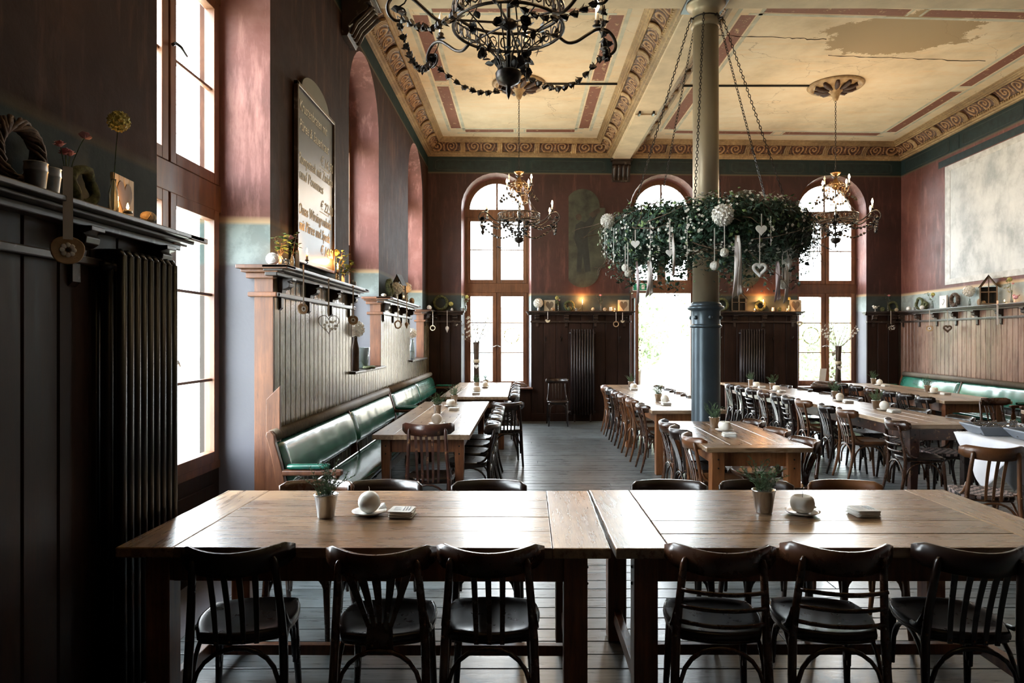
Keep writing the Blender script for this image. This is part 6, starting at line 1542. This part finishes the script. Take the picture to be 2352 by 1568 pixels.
for k in range(9): MB().tube([((.26-.01*k)*cos(q), (.12-.008*k)*sin(q), .02+.01*k+.008*sin(3*q+k)) for q in [2*pi*i/20 for i in range(20)]], .013, 5, True).build('woven_twig', M['twig'], t_, True)
t_ = empty('menu_holder', (6.08, 13.83, .76), .1, 'small white card holder above the twig heap', 'card'); MB().prism([(-.09,0,0),(.05,0,0),(.09,.02,.27),(-.05,.02,.27)], (0,.004,0)).build('card_panel', M['paper'], t_)
t_ = empty('twig_tray', (-.08, 13.66, .67), 0, 'low heap of woven twigs on the leftmost back window sill', 'basket')
for k in range(6): MB().tube([((.16-.01*k)*cos(q), (.08-.006*k)*sin(q), .02+.01*k+.006*sin(3*q+k)) for q in [2*pi*i/20 for i in range(20)]], .012, 5, True).build('woven_twig', M['twig'], t_, True)
# exit sign
p = at(1471, 659, 13.45); t_ = empty('exit_sign', (p.x, 13.5, p.z-.07), 0, 'small green running-man exit sign left of the garden door', 'sign')
MB().box(-.14, .14, -.0, .035, 0, .15).build('sign_box', M['white'], t_, bevel=.004); MB().box(-.13, .13, -.004, 0, .01, .14).build('sign_face', M['sign'], t_)
MB().box(.03, .09, -.006, -.004, .03, .12).build('door_symbol', M['white'], t_); b = MB(); b.tube([(-.06,-.005,.03),(-.03,-.005,.06),(-.02,-.005,.085)], .006, 5).tube([(0,-.005,.03),(-.03,-.005,.06)], .006, 5).sphere((-.012,-.005,.10), .01, 8, 5, (1,.3,1)).tube([(-.05,-.005,.075),(-.02,-.005,.082),(.01,-.005,.07)], .005, 5); b.build('running_figure', M['white'], t_)
# ---------------------------------------------------------------- outside
M['grass'] = plain('garden_ground', (.6, .62, .5), .9, 0, .2, 2); M['bricko'] = plain('garden_wall', (.8, .68, .6), .9, 0, .2, 3); M['tree'] = plain('garden_leaves', (.42, .52, .30), .7, 0, .4, 3); M['pale'] = plain('pale_render', (.42, .48, .52), .8, 0, .06)
o = MB().box(-60, 60, -30, 60, -.4, -.13).build('garden_ground', M['grass']); o['kind'] = 'structure'
o = MB().box(-1, 14, 21, 21.3, -.2, 2.6).build('garden_wall', M['bricko'], None, bevel=.02); tag(o, 'low brick-coloured garden wall beyond the open door', 'wall')
b_ = empty('garden_building', (-3.2, 26, -.2), 0, 'pale flat building beyond the leftmost back window', 'building'); MB().box(-6, 3.6, 0, 5, 0, 2.3).build('wall', M['pale'], b_); MB().box(-6.2, 3.8, -.3, 5.2, 2.3, 2.75).build('roof', M['grey'], b_)
for k in range(5): MB().box(-5+k*1.8, -4+k*1.8, -.02, .02, .9, 1.8).build('window', M['pale'], b_)
def tree(x, y, h, r, label, seed):
    t = empty('garden_tree', (x, y, -.15), 0, label, 'tree', 'garden trees beyond the windows'); g = random.Random(seed); b = MB()
    MB().tube([(0,0,0),(.1,0,h*.5),(0,.1,h*.8)], [.12,.09,.05], 7).build('trunk', M['bark'], t, True)
    for k in range(2600):
        d = Vector((g.gauss(0,1), g.gauss(0,1), g.gauss(0,1))).normalized()*r*g.random()**.33; p = Vector((d.x, d.y, h*.62+d.z*1.3)); u = Vector((g.gauss(0,1), g.gauss(0,1), g.gauss(0,1))).normalized(); w_ = u.orthogonal().normalized(); s = .09
        b.add([p, p+u*s+w_*s*.5, p+u*s*2, p+u*s-w_*s*.5], [(0,1,2,3)])
    b.build('foliage', M['tree'], t, kind='stuff')
tree(5.7, 19.5, 4.2, 1.3, 'leafy tree seen through the garden door beside the column', 1); tree(3.2, 19.4, 3.4, 1.0, 'leafy shrub seen through the left part of the garden door', 2); tree(8.6, 19.0, 2.6, 1.1, 'leafy shrub seen through the rightmost back window', 3)
